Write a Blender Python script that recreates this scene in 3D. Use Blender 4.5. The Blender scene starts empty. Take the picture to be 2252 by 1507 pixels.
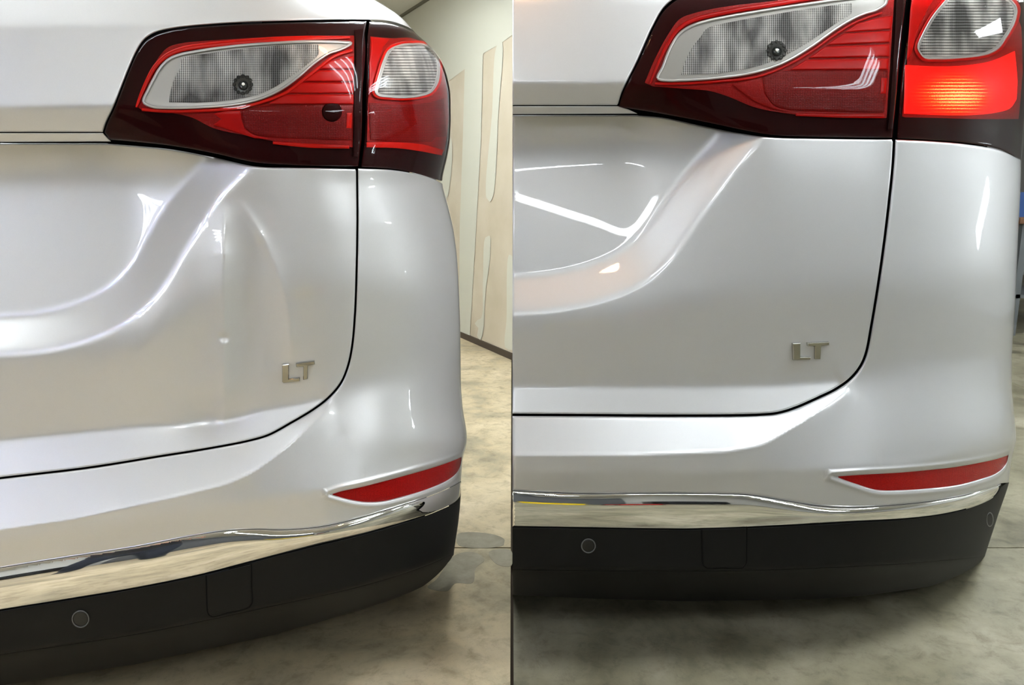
import bpy, bmesh, math, random
import numpy as np
from mathutils import Vector, Matrix
from mathutils.geometry import delaunay_2d_cdt, tessellate_polygon

random.seed(4)
scn = bpy.context.scene
col = scn.collection

# ------------------------------------------------------------------ camera
FPX, CX, CY = 1700.0, 1126.0, 753.5
HORIZON = 420.0
CAMZ = 1.13
TH = math.atan((CY - HORIZON) / FPX)
cam_d = bpy.data.cameras.new('camera')
cam = bpy.data.objects.new('camera', cam_d)
col.objects.link(cam)
cam.location = (0, 0, CAMZ)
cam.rotation_euler = (math.radians(90) - TH, 0, 0)
cam_d.sensor_width = 36.0
cam_d.lens = 36.0 * FPX / 2252.0
cam_d.clip_start = 0.02
scn.camera = cam

# ------------------------------------------------------------------ exposure / world
scn.view_settings.view_transform = 'Standard'
scn.view_settings.look = 'None'
scn.view_settings.gamma = 1.0
scn.view_settings.use_curve_mapping = False
scn.view_settings.exposure = 0.60
TUBE = 24.0
world = bpy.data.worlds.new('world')
scn.world = world
world.use_nodes = True
world.node_tree.nodes['Background'].inputs[0].default_value = (0.8, 0.85, 0.9, 1)
world.node_tree.nodes['Background'].inputs[1].default_value = 0.25

# ------------------------------------------------------------------ material helpers
def srgb(r, g, b):
    f = lambda c: (c / 255 / 12.92) if c / 255 <= 0.04045 else ((c / 255 + 0.055) / 1.055) ** 2.4
    return (f(r), f(g), f(b), 1.0)

def mat(name, color=(0.8, 0.8, 0.8, 1), rough=0.5, metal=0.0, coat=0.0, coat_r=0.03, spec=0.5,
        emit=None, estr=0.0):
    m = bpy.data.materials.new(name)
    m.use_nodes = True
    b = m.node_tree.nodes['Principled BSDF']
    b.inputs['Base Color'].default_value = color
    b.inputs['Roughness'].default_value = rough
    b.inputs['Metallic'].default_value = metal
    b.inputs['Coat Weight'].default_value = coat
    b.inputs['Coat Roughness'].default_value = coat_r
    b.inputs['Specular IOR Level'].default_value = spec
    if emit is not None:
        b.inputs['Emission Color'].default_value = emit
        b.inputs['Emission Strength'].default_value = estr
    return m

def nd(m, t, **kw):
    n = m.node_tree.nodes.new(t)
    for k, v in kw.items():
        if hasattr(n, k):
            setattr(n, k, v)
        else:
            n.inputs[k].default_value = v
    return n

def ln(m, a, b):
    m.node_tree.links.new(a, b)

def bsdf(m):
    return m.node_tree.nodes['Principled BSDF']

def ramp(m, fac, stops):
    r = m.node_tree.nodes.new('ShaderNodeValToRGB')
    e = r.color_ramp.elements
    while len(e) < len(stops):
        e.new(0.5)
    for el, (p, c) in zip(e, stops):
        el.position = p
        el.color = c
    ln(m, fac, r.inputs[0])
    return r.outputs[0]

def noise(m, vec, scale, detail=4, rough=0.5, dist=0.0):
    n = m.node_tree.nodes.new('ShaderNodeTexNoise')
    n.inputs['Scale'].default_value = scale
    n.inputs['Detail'].default_value = detail
    n.inputs['Roughness'].default_value = rough
    n.inputs['Distortion'].default_value = dist
    if vec is not None:
        ln(m, vec, n.inputs['Vector'])
    return n.outputs['Fac']

def bump(m, height, strength, dist, target='Normal'):
    b = m.node_tree.nodes.new('ShaderNodeBump')
    b.inputs['Strength'].default_value = strength
    b.inputs['Distance'].default_value = dist
    ln(m, height, b.inputs['Height'])
    ln(m, b.outputs[0], bsdf(m).inputs[target])
    return b

def coords(m, kind='Object', scale=(1, 1, 1)):
    t = m.node_tree.nodes.new('ShaderNodeTexCoord')
    mp = m.node_tree.nodes.new('ShaderNodeMapping')
    mp.inputs['Scale'].default_value = scale
    ln(m, t.outputs[kind], mp.inputs[0])
    return mp.outputs[0]

def mixc(m, fac, a, b, mode='MIX'):
    n = m.node_tree.nodes.new('ShaderNodeMix')
    n.data_type = 'RGBA'
    n.blend_type = mode
    for inp, v in ((n.inputs[0], fac), (n.inputs[6], a), (n.inputs[7], b)):
        if hasattr(v, 'is_output') or isinstance(v, bpy.types.NodeSocket):
            ln(m, v, inp)
        else:
            inp.default_value = v
    return n.outputs[2]

# ------------------------------------------------------------------ materials
M = {}
def paint_mat(name, c):
    m = mat(name, c, rough=0.40, metal=0.5, coat=1.0, coat_r=0.015, spec=0.5)
    v = coords(m)
    f = noise(m, v, 1800, 2, 0.6)
    k = ramp(m, f, [(0.35, (c[0]*.96, c[1]*.96, c[2]*.96, 1)), (0.7, (min(1, c[0]*1.04), min(1, c[1]*1.04), min(1, c[2]*1.04), 1))])
    ln(m, k, bsdf(m).inputs['Base Color'])
    return m
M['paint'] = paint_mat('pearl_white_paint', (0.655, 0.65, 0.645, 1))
M['paint2'] = paint_mat('pearl_white_paint_dimmed', (0.53, 0.53, 0.53, 1))  # same pearl paint darkened: dimmer light on the right car put into its colour
M['endp'] = mat('white_bounce_panel', (0.75, 0.74, 0.72, 1), rough=0.6)
M['black'] = mat('black_plastic', (0.0065, 0.0065, 0.006, 1), rough=0.5, spec=0.16)
v = coords(M['black'])
bump(M['black'], noise(M['black'], v, 900, 3), 0.25, 0.0006)
M['black_gloss'] = mat('black_rubber', (0.004, 0.004, 0.004, 1), rough=0.3)
M['void'] = mat('dark_cavity', (0.003, 0.003, 0.003, 1), rough=0.8, spec=0.1)
M['chrome'] = mat('chrome', (0.86, 0.85, 0.83, 1), rough=0.03, metal=1.0)
M['badge'] = mat('badge_chrome', (0.42, 0.41, 0.37, 1), rough=0.10, metal=1.0)
M['maroon'] = mat('dark_maroon_lamp_rim', (0.022, 0.0004, 0.0006, 1), rough=0.5, spec=0.05)
M['red'] = mat('bright_red_lamp_plastic', (0.62, 0.003, 0.002, 1), rough=0.3, spec=0.15)
M['red_lit'] = mat('red_lamp_ring', (0.80, 0.012, 0.006, 1), rough=0.25, spec=0.15)
def prism(name, c1, c2, sx, sy, rough=0.3, bstr=0.5):
    m = mat(name, c1, rough=rough, spec=0.15)
    v = coords(m, 'UV', (sx, sy, 1))
    ck = m.node_tree.nodes.new('ShaderNodeTexVoronoi')
    ck.inputs['Scale'].default_value = 1.0
    ck.inputs['Randomness'].default_value = 0.15
    ln(m, v, ck.inputs['Vector'])
    k = ramp(m, ck.outputs['Distance'], [(0.0, c2), (0.55, c1)])
    ln(m, k, bsdf(m).inputs['Base Color'])
    bump(m, ck.outputs['Distance'], bstr, 0.001)
    return m
M['red_dark'] = prism('deep_red_prism_chamber', (0.16, 0.0012, 0.001, 1), (0.42, 0.006, 0.004, 1), 27, 27)
M['red_mid'] = prism('red_prism_chamber', (0.30, 0.002, 0.002, 1), (0.56, 0.01, 0.006, 1), 30, 30)
M['reflector'] = prism('red_reflex_reflector', (0.20, 0.001, 0.001, 1), (0.62, 0.01, 0.008, 1), 34, 34, 0.2, 0.8)
def ribs(name, sx, sy, c=(0.80, 0.79, 0.75, 1), d=(0.17, 0.165, 0.15, 1), mixf=0.28):
    m = mat(name, c, rough=0.25, metal=0.15)
    v = coords(m, 'UV')
    w1 = m.node_tree.nodes.new('ShaderNodeTexWave')
    w1.bands_direction = 'X'
    w1.inputs['Scale'].default_value = sx
    w1.inputs['Distortion'].default_value = 0.3
    ln(m, v, w1.inputs['Vector'])
    w2 = m.node_tree.nodes.new('ShaderNodeTexWave')
    w2.bands_direction = 'Y'
    w2.inputs['Scale'].default_value = sy
    w2.inputs['Distortion'].default_value = 0.3
    ln(m, v, w2.inputs['Vector'])
    h = mixc(m, mixf, w1.outputs['Color'], w2.outputs['Color'])
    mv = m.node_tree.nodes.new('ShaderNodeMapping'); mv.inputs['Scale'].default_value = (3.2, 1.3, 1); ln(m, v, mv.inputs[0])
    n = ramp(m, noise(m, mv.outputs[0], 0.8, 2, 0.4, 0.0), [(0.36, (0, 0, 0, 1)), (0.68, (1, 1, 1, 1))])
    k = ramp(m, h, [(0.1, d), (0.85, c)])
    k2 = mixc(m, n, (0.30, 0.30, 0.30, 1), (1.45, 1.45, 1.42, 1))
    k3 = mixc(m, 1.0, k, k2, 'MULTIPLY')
    ln(m, k3, bsdf(m).inputs['Base Color'])
    bump(m, h, 0.7, 0.002)
    return m
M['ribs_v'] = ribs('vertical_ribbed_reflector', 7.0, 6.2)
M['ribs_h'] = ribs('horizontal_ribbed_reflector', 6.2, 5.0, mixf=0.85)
M['bezel'] = mat('silver_lamp_bezel', (0.80, 0.79, 0.75, 1), rough=0.25, metal=0.4)
M['pale'] = mat('pale_lamp_inset', (0.55, 0.54, 0.50, 1), rough=0.35, metal=0.3)
M['socket'] = mat('dark_faceted_socket', (0.045, 0.045, 0.04, 1), rough=0.3, metal=0.5)
M['bulb'] = mat('grey_glass_bulb', (0.05, 0.055, 0.05, 1), rough=0.1, metal=0.4)
def lens_mat(name, tint):
    m = bpy.data.materials.new(name)
    m.use_nodes = True
    nt = m.node_tree
    for n in list(nt.nodes):
        nt.nodes.remove(n)
    o = nt.nodes.new('ShaderNodeOutputMaterial')
    t = nt.nodes.new('ShaderNodeBsdfTransparent'); t.inputs[0].default_value = tint
    g = nt.nodes.new('ShaderNodeBsdfGlossy'); g.inputs['Roughness'].default_value = 0.01
    f = nt.nodes.new('ShaderNodeFresnel'); f.inputs[0].default_value = 1.28
    x = nt.nodes.new('ShaderNodeMixShader')
    nt.links.new(f.outputs[0], x.inputs[0]); nt.links.new(t.outputs[0], x.inputs[1]); nt.links.new(g.outputs[0], x.inputs[2])
    nt.links.new(x.outputs[0], o.inputs[0])
    return m
M['lens'] = lens_mat('clear_outer_lens', (0.98, 0.97, 0.97, 1))
# lit lamp chamber: a lamp that is switched on
m = mat('lit_red_lamp_chamber', (0.7, 0.01, 0.005, 1), rough=0.3)
v = coords(m, 'UV')
vn = m.node_tree.nodes.new('ShaderNodeTexVoronoi'); vn.inputs['Scale'].default_value = 26; vn.inputs['Randomness'].default_value = 0.2
ln(m, v, vn.inputs['Vector'])
# distance to filament (uv in hundreds of pixels)
s = m.node_tree.nodes.new('ShaderNodeSeparateXYZ'); ln(m, v, s.inputs[0])
def mth(m, op, a, b=None):
    n = m.node_tree.nodes.new('ShaderNodeMath'); n.operation = op
    for i, q in enumerate((a, b)):
        if q is None: continue
        if isinstance(q, (int, float)): n.inputs[i].default_value = q
        else: ln(m, q, n.inputs[i])
    return n.outputs[0]
dx = mth(m, 'MULTIPLY', mth(m, 'SUBTRACT', s.outputs[0], 21.25), 0.78)
dy = mth(m, 'MULTIPLY', mth(m, 'SUBTRACT', s.outputs[1], 2.08), 1.7)
dd = mth(m, 'SQRT', mth(m, 'ADD', mth(m, 'MULTIPLY', dx, dx), mth(m, 'MULTIPLY', dy, dy)))
glow = ramp(m, dd, [(0.0, (1, 1, 1, 1)), (0.4, (0.7, 0.7, 0.7, 1)), (0.85, (0.2, 0.2, 0.2, 1)), (1.0, (0.05, 0.05, 0.05, 1))])
w2 = m.node_tree.nodes.new('ShaderNodeTexWave'); w2.bands_direction = 'Y'; w2.inputs['Scale'].default_value = 4.4; w2.inputs['Distortion'].default_value = 0.4
ln(m, v, w2.inputs['Vector'])
dots = ramp(m, vn.outputs['Distance'], [(0.18, (1, 1, 1, 1)), (0.5, (0.0, 0.0, 0.0, 1))])
pat = mixc(m, 0.55, dots, w2.outputs['Color'])
k = mixc(m, 1.0, glow, pat, 'MULTIPLY')
ec = ramp(m, k, [(0.0, (0.62, 0.0, 0.0, 1)), (0.14, (0.95, 0.012, 0.002, 1)), (0.33, (1.0, 0.08, 0.008, 1)), (0.44, (1.0, 0.55, 0.12, 1)), (1.0, (1.0, 0.85, 0.45, 1))])
ln(m, ec, bsdf(m).inputs['Emission Color'])
bsdf(m).inputs['Emission Strength'].default_value = 0.95
M['lit'] = m

# ------------------------------------------------------------------ rays
def ray(px, py):
    px = np.asarray(px, float); py = np.asarray(py, float)
    x = (px - CX) / FPX
    y = -(py - CY) / FPX
    dy_ = y * math.sin(TH) + math.cos(TH)
    dz = y * math.cos(TH) - math.sin(TH)
    return x / dy_, dz / dy_        # world direction with Y = 1

def floor_pt(px, py, z=0.0):
    a, b = ray(px, py)
    D = (z - CAMZ) / b
    return Vector((float(a * D), float(D), z))

# ------------------------------------------------------------------ object helpers
def tag(o, label=None, cat=None, group=None, kind=None):
    if label: o['label'] = label
    if cat: o['category'] = cat
    if group: o['group'] = group
    if kind: o['kind'] = kind
    return o

def empty(name, loc, label=None, cat=None, parent=None):
    o = bpy.data.objects.new(name, None)
    o.empty_display_size = 0.05
    col.objects.link(o)
    if parent: o.parent = parent
    o.location = loc
    return tag(o, label, cat)

def mk(name, verts, faces, m, parent=None, smooth=False, normals=None, uv=None):
    me = bpy.data.meshes.new(name)
    off = Vector((0, 0, 0))
    if parent is not None:
        off = world_loc(parent)
    me.from_pydata([(v[0] - off.x, v[1] - off.y, v[2] - off.z) for v in verts], [], faces)
    me.materials.append(m)
    if uv is not None:
        ul = me.uv_layers.new(name='UVMap')
        li = np.zeros(len(me.loops), dtype=np.int32)
        me.loops.foreach_get('vertex_index', li)
        ul.data.foreach_set('uv', np.asarray(uv, dtype=np.float32)[li].ravel())
    if smooth:
        me.polygons.foreach_set('use_smooth', [True] * len(me.polygons))
    if normals is not None:
        me.normals_split_custom_set_from_vertices([tuple(n) for n in normals])
    me.update()
    o = bpy.data.objects.new(name, me)
    col.objects.link(o)
    if parent is not None:
        o.parent = parent
    return o

def world_loc(o):
    v = Vector(o.location)
    while o.parent:
        o = o.parent
        v = v + Vector(o.location)
    return v

def bm_obj(name, bm, m, parent=None, smooth=False, bevel=0.0):
    if bevel:
        bmesh.ops.bevel(bm, geom=bm.edges[:] , offset=bevel, segments=2, profile=0.6, affect='EDGES')
    me = bpy.data.meshes.new(name)
    bm.to_mesh(me); bm.free()
    me.materials.append(m)
    if smooth:
        me.polygons.foreach_set('use_smooth', [True] * len(me.polygons))
    o = bpy.data.objects.new(name, me)
    col.objects.link(o)
    if parent is not None:
        o.parent = parent
    return o

def box(name, lo, hi, m, parent=None, bevel=0.0):
    bm = bmesh.new()
    off = world_loc(parent) if parent else Vector((0, 0, 0))
    lo = Vector(lo) - off; hi = Vector(hi) - off
    bmesh.ops.create_cube(bm, size=1.0)
    c = (lo + hi) / 2; d = hi - lo
    for v in bm.verts:
        v.co = Vector((v.co.x * d.x + c.x, v.co.y * d.y + c.y, v.co.z * d.z + c.z))
    return bm_obj(name, bm, m, parent, bevel=bevel)

def lathe(name, prof, m, parent=None, seg=40, axis='Z', loc=(0, 0, 0)):
    vs, fs = [], []
    for r, h in prof:
        for i in range(seg):
            a = 2 * math.pi * i / seg
            p = (r * math.cos(a), r * math.sin(a), h)
            if axis == 'X': p = (p[2], p[0], p[1])
            if axis == 'Y': p = (p[0], p[2], p[1])
            vs.append((p[0] + loc[0], p[1] + loc[1], p[2] + loc[2]))
    n = len(prof)
    for j in range(n - 1):
        for i in range(seg):
            i2 = (i + 1) % seg
            fs.append((j * seg + i, j * seg + i2, (j + 1) * seg + i2, (j + 1) * seg + i))
    o = mk(name, vs, fs, m, parent, smooth=True)
    return o

# ------------------------------------------------------------------ 2-D curve helpers
def cr(pts, step=5.0):
    """smooth open curve (centripetal-ish catmull-rom) through pts, resampled"""
    P = np.asarray(pts, float)
    if len(P) < 3:
        n = max(2, int(np.hypot(*(P[-1] - P[0])) / step) + 1)
        return [tuple(P[0] + (P[-1] - P[0]) * t) for t in np.linspace(0, 1, n)]
    E = np.vstack([2 * P[0] - P[1], P, 2 * P[-1] - P[-2]])
    out = []
    for i in range(1, len(E) - 2):
        p0, p1, p2, p3 = E[i - 1], E[i], E[i + 1], E[i + 2]
        d01 = max(1e-3, np.hypot(*(p1 - p0)) ** .5); d12 = max(1e-3, np.hypot(*(p2 - p1)) ** .5); d23 = max(1e-3, np.hypot(*(p3 - p2)) ** .5)
        t0, t1 = 0, d01; t2 = t1 + d12; t3 = t2 + d23
        n = max(1, int(np.hypot(*(p2 - p1)) / step))
        for k in range(n):
            t = t1 + (t2 - t1) * k / n
            A1 = (t1 - t) / (t1 - t0) * p0 + (t - t0) / (t1 - t0) * p1
            A2 = (t2 - t) / (t2 - t1) * p1 + (t - t1) / (t2 - t1) * p2
            A3 = (t3 - t) / (t3 - t2) * p2 + (t - t2) / (t3 - t2) * p3
            B1 = (t2 - t) / (t2 - t0) * A1 + (t - t0) / (t2 - t0) * A2
            B2 = (t3 - t) / (t3 - t1) * A2 + (t - t1) / (t3 - t1) * A3
            out.append(tuple((t2 - t) / (t2 - t1) * B1 + (t - t1) / (t2 - t1) * B2))
    out.append(tuple(P[-1]))
    return out

def closed(pts, step=4.0):
    P = list(pts)
    q = cr(P[-2:] + P + P[:2], step)
    # keep only one revolution
    Q = np.asarray(q); a = np.asarray(P[0]); 
    i0 = int(np.argmin(np.hypot(Q[:len(Q)//2, 0] - a[0], Q[:len(Q)//2, 1] - a[1])))
    h = len(Q) // 2
    i1 = h + int(np.argmin(np.hypot(Q[h:, 0] - a[0], Q[h:, 1] - a[1])))
    return [tuple(x) for x in Q[i0:i1]]

def shift(c, d):
    """offset an open curve sideways; positive = to the right of travel in image coords (y down)"""
    P = np.asarray(c, float)
    T = np.gradient(P, axis=0)
    T /= np.maximum(1e-6, np.hypot(T[:, 0], T[:, 1]))[:, None]
    N = np.stack([-T[:, 1], T[:, 0]], 1)
    return [tuple(x) for x in P + N * d]

def densify(poly, step):
    out = []
    n = len(poly)
    for i in range(n):
        a = np.asarray(poly[i]); b = np.asarray(poly[(i + 1) % n])
        L = np.hypot(*(b - a))
        k = max(1, int(math.ceil(L / step)))
        for j in range(k):
            out.append(tuple(a + (b - a) * j / k))
    # drop near duplicates
    o2 = [out[0]]
    for p in out[1:]:
        if math.hypot(p[0] - o2[-1][0], p[1] - o2[-1][1]) > step * 0.2:
            o2.append(p)
    while math.hypot(o2[0][0] - o2[-1][0], o2[0][1] - o2[-1][1]) < step * 0.2:
        o2.pop()
    return o2

def inside(px, py, poly):
    P = np.asarray(poly); x = px; y = py
    r = np.zeros(len(x), bool)
    x1, y1 = P[:, 0], P[:, 1]; x2, y2 = np.roll(x1, -1), np.roll(y1, -1)
    for i in range(len(P)):
        if y1[i] == y2[i]: continue
        c = ((y1[i] > y) != (y2[i] > y))
        xi = (x2[i] - x1[i]) * (y - y1[i]) / (y2[i] - y1[i]) + x1[i]
        r ^= (c & (x < xi))
    return r

def segdist(x, y, P, close=True):
    P = np.asarray(P, float)
    A = P if close else P[:-1]
    B = np.roll(P, -1, 0) if close else P[1:]
    best = np.full(len(x), 1e9)
    for a, b in zip(A, B):
        d = b - a; L2 = max(1e-9, d @ d)
        t = np.clip(((x - a[0]) * d[0] + (y - a[1]) * d[1]) / L2, 0, 1)
        best = np.minimum(best, (x - a[0] - t * d[0]) ** 2 + (y - a[1] - t * d[1]) ** 2)
    return np.sqrt(best)

def gauss(a, s, axis):
    r = int(3 * s) + 1
    k = np.exp(-0.5 * (np.arange(-r, r + 1) / s) ** 2); k /= k.sum()
    pad = [(0, 0)] * a.ndim; pad[axis] = (r, r)
    b = np.pad(a, pad, mode='edge')
    out = np.zeros_like(a)
    n = a.shape[axis]
    for i, w in enumerate(k):
        out += w * (b[i:i + n] if axis == 0 else b[:, i:i + n])
    return out

# ------------------------------------------------------------------ the car surface
CELL = 2.0
class Body:
    """A car's skin: distance from the viewer as a function of where it is seen, plus a rounded corner
    that turns away to the side of the car."""
    def __init__(s, x0, x1, plane, R, L, sil, curves, recess, dents=(), gapx=(700, 800)):
        s.x0, s.x1 = x0, x1
        s.plane, s.R, s.L = plane, R, L
        s.sy = [p[1] for p in sil]; s.sx = [p[0] for p in sil]
        gy = np.arange(-260, 1661, 2.0)
        g = np.interp(gy, s.sy, s.sx)
        g = gauss(g[:, None], 4.0, 0)[:, 0]
        s.gy, s.gs = gy, g
        s.gxc = gauss(g[:, None], 60.0, 0)[:, 0]
        X = np.arange(x0 - 40, x1 + 80, CELL); Y = np.arange(-240, 1640, CELL)
        s.X, s.Y = X, Y
        cy, co = [], []
        for c in curves:
            c = sorted(c)
            cy.append(gauss(np.interp(X, [p[0] for p in c], [p[1] for p in c])[:, None], 7, 0)[:, 0])
            co.append(gauss(np.interp(X, [p[0] for p in c], [p[2] for p in c])[:, None], 7, 0)[:, 0])
        cy = np.array(cy); co = np.array(co)
        cy = np.maximum.accumulate(cy + np.arange(len(cy))[:, None] * 1e-3, 0)
        O = np.zeros((len(Y), len(X)))
        for i in range(len(X)):
            O[:, i] = np.interp(Y, cy[:, i], co[:, i])
        Os = gauss(gauss(O, 13.0, 0), 9.0, 1)
        Oh = gauss(gauss(O, 3.0, 0), 3.5, 1)
        xg = gapx
        lowc = cy[7] - 45; lowr = cy[10] - 14
        k = np.clip((X - xg[0]) / (xg[1] - xg[0]), 0, 1)
        lim = lowc * (1 - k) + lowr * k
        w1 = np.clip((Y[:, None] - (lim[None] - 25)) / 50.0, 0, 1); w1 = w1 * w1 * (3 - 2 * w1)
        w0 = 1 - np.clip((Y[:, None] - (cy[4][None] + 12)) / 60.0, 0, 1); w0 = w0 * w0 * (3 - 2 * w0)
        ws = np.maximum(w0, w1)
        s.O = Oh * ws + Os * (1 - ws)
        bead = np.clip((xg[0] + 10 - X) / 60.0, 0, 1)
        s.O = s.O - 0.0016 * np.exp(-((Y[:, None] - cy[9][None]) / 5.0) ** 2) * bead[None]
        # pressed-in number plate recess of the tailgate
        YY, XX = np.meshgrid(Y, X, indexing='ij')
        line, depth, half, ytop = recess
        pl = cr(line, 12)
        d = segdist(XX.ravel(), YY.ravel(), pl, False)
        reg = list(pl) + [(pl[-1][0], -300), (pl[0][0], -300)]
        ins = inside(XX.ravel(), YY.ravel(), reg)
        d = np.where(ins, d, -d).reshape(XX.shape)
        t = np.clip((d + half) / (2 * half), 0, 1)
        Rm = gauss(gauss(depth * t, 3.2, 0), 3.2, 1)
        for f in dents:
            Rm = Rm + f(XX, YY)
        s.Rm = gauss(gauss(Rm, 1.5, 0), 1.5, 1)

    def sample(s, A, px, py):
        fx = np.clip((px - s.X[0]) / CELL, 0, len(s.X) - 1.001); fy = np.clip((py - s.Y[0]) / CELL, 0, len(s.Y) - 1.001)
        i = fx.astype(int); j = fy.astype(int); u = fx - i; v = fy - j
        return (A[j, i] * (1 - u) + A[j, i + 1] * u) * (1 - v) + (A[j + 1, i] * (1 - u) + A[j + 1, i + 1] * u) * v

    def xs(s, py): return np.interp(py, s.gy, s.gs)
    def xc(s, py): return np.minimum(np.interp(py, s.gy, s.gxc), s.xs(py) + 0) - s.L

    def to_w(s, px, py):
        px = np.asarray(px, float); py = np.asarray(py, float)
        xc = s.xc(py); L = s.xs(py) - xc
        q = np.clip((px - xc) / L, 0, 1)
        w = np.where(px < xc, px, xc + L * np.arcsin(q))
        return np.where(px > xc + L, xc + L * math.pi / 2 + (px - xc - L), w)

    def P(s, w, py, off=0.0, recess=True):
        w = np.asarray(w, float); py = np.asarray(py, float)
        xc = s.xc(py); L = s.xs(py) - xc
        ph = np.clip((w - xc) / L, 0, math.pi / 2)
        over = np.maximum(0, w - xc - L * math.pi / 2)
        px = np.where(w < xc, w, xc + L * np.sin(ph)) - 0.0006 * over ** 2 / (1 + over * 0.004)
        u = (np.minimum(w, xc + L * np.sin(ph)) - s.x0) / 1000.0
        D = s.plane[0] + s.plane[1] * u + s.plane[2] * u * u + s.R * (1 - np.cos(ph)) + s.R / s.L * over
        o = s.sample(s.O, px, py)
        if recess: o = o + s.sample(s.Rm, px, py)
        D = D + o + off
        a, b = ray(px, py)
        return np.stack([a * D, D, CAMZ + b * D], -1)

def panel(body, name, poly, m, parent, off=0.0, step=7.0, roll=0.0, skirt=0.012, recess=True, ext=None, fine=None):
    """one pressed piece of the skin: outline poly (seen coordinates), rolled edges and a flange behind them"""
    P = np.asarray(poly, float)
    W = np.stack([body.to_w(P[:, 0], P[:, 1]), P[:, 1]], 1)
    bs = min(step, 5.0)
    W = densify([tuple(x) for x in W], bs)
    Wn = np.asarray(W)
    # orientation
    x, y = Wn[:, 0], Wn[:, 1]
    area = 0.5 * np.sum(x * np.roll(y, -1) - np.roll(x, -1) * y)
    if area < 0:
        W = W[::-1]; Wn = np.asarray(W)
    nb = len(W)
    pts = list(W)
    xs_ = np.arange(Wn[:, 0].min() + step * .5, Wn[:, 0].max(), step)
    ys_ = np.arange(Wn[:, 1].min() + step * .43, Wn[:, 1].max(), step * .866)
    g = []
    for j, yy in enumerate(ys_):
        o = (j % 2) * step * .5
        g.append(np.stack([xs_ + o, np.full(len(xs_), yy)], 1))
    G = np.concatenate(g) if g else np.zeros((0, 2))
    rings = []
    if roll > 0:
        T = np.roll(Wn, -1, 0) - np.roll(Wn, 1, 0)
        T /= np.maximum(1e-6, np.hypot(T[:, 0], T[:, 1]))[:, None]
        N = np.stack([-T[:, 1], T[:, 0]], 1)
        for q in (0.2, 0.55, 1.0):
            rings.append(Wn + N * roll * q)
    def filt(Q, dmin):
        if len(Q) == 0: return Q
        k = inside(Q[:, 0], Q[:, 1], W)
        Q = Q[k]
        d = segdist(Q[:, 0], Q[:, 1], Wn)
        return Q[d > dmin]
    for q, R_ in zip((0.2, 0.55, 1.0), rings):
        pts += [tuple(t) for t in filt(R_, roll * q * 0.93)]
    G = filt(G, max(step * .45, roll * 1.15))
    if fine is not None:
        F = np.asarray(densify([(float(body.to_w(a, b)), b) for a, b in fine], 4.0))
        fa = 0.5 * np.sum(F[:, 0] * np.roll(F[:, 1], -1) - np.roll(F[:, 0], -1) * F[:, 1])
        T = np.roll(F, -1, 0) - np.roll(F, 1, 0); T /= np.maximum(1e-6, np.hypot(T[:, 0], T[:, 1]))[:, None]
        FN = np.stack([T[:, 1], -T[:, 0]], 1) * (1 if fa > 0 else -1)
        if len(G): G = G[segdist(G[:, 0], G[:, 1], F) > 19]
        for q in (-7, -4, -2, 0, 2, 4, 6, 8, 10.5, 13.5, 17):
            R_ = filt(F + FN * q, 3.5)
            if len(R_):
                R_ = R_[segdist(R_[:, 0], R_[:, 1], F) > abs(q) * .9 - .01]
                pts += [tuple(t) for t in R_]
    pts += [tuple(t) for t in G]
    vin = [Vector(p) for p in pts]
    ed = [(i, (i + 1) % nb) for i in range(nb)]
    vo, eo, fo, ov, oe, of = delaunay_2d_cdt(vin, ed, [], 1, 1e-4)
    V = np.array([(a.x, a.y) for a in vo])
    # boundary loop order of output
    def f_off(w, y):
        o = np.full(len(w), off)
        if roll > 0:
            dd_ = segdist(w, y, Wn)
            ins = inside(w, y, W)
            dd_ = np.where(ins, dd_, 0)
            q = np.clip(dd_, 0, roll)
            o = o + (roll - np.sqrt(np.maximum(0, roll ** 2 - (roll - q) ** 2))) * 0.00085
        if ext is not None:
            o = o + ext(w, y)
        return o
    def surf(w, y): return body.P(w, y, f_off(w, y), recess)
    Q = surf(V[:, 0], V[:, 1])
    h = 1.2
    dW = surf(V[:, 0] + h, V[:, 1]) - surf(V[:, 0] - h, V[:, 1])
    dY = surf(V[:, 0], V[:, 1] + h) - surf(V[:, 0], V[:, 1] - h)
    N = np.cross(dW, dY)
    N /= np.maximum(1e-12, np.linalg.norm(N, axis=1))[:, None]
    tocam = np.array([0, 0, CAMZ]) - Q
    # outward: for the seen face normals point towards the viewer; on the hidden side keep winding sign
    sgn = np.sign(np.median((N * tocam).sum(1)))
    N *= sgn
    verts = [tuple(q) for q in Q]
    nrm = [tuple(n) for n in N]
    uv = [(a / 100.0, b / 100.0) for a, b in V]
    faces = []
    for f in fo:
        f = list(f)
        a, b, c = Q[f[0]], Q[f[1]], Q[f[2]]
        if np.dot(np.cross(b - a, c - a), N[f[0]]) < 0:
            f = f[::-1]
        faces.append(tuple(f))
    # flange
    if skirt > 0:
        # find output boundary edges
        cnt = {}
        for f in faces:
            for i in range(len(f)):
                e = (f[i], f[(i + 1) % len(f)])
                cnt[e] = 1
        bd = [e for e in cnt if (e[1], e[0]) not in cnt]
        idx = sorted({i for e in bd for i in e})
        base = len(verts)
        # duplicate the rim twice so that the flange keeps its own normals
        mp1 = {v_: base + k for k, v_ in enumerate(idx)}
        mp2 = {v_: base + len(idx) + k for k, v_ in enumerate(idx)}
        Vi = V[idx]
        oo = f_off(Vi[:, 0], Vi[:, 1])
        Bk = body.P(Vi[:, 0], Vi[:, 1], oo + skirt, recess)
        fn = {}
        for a, b in bd:
            e = np.array(verts[b]) - np.array(verts[a])
            dr = Bk[idx.index(a)] - np.array(verts[a]) if False else np.array([0, 1.0, 0])
            n_ = np.cross(dr, e); n_ /= max(1e-9, np.linalg.norm(n_))
            for q in (a, b):
                fn[q] = fn.get(q, 0) + n_
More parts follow.
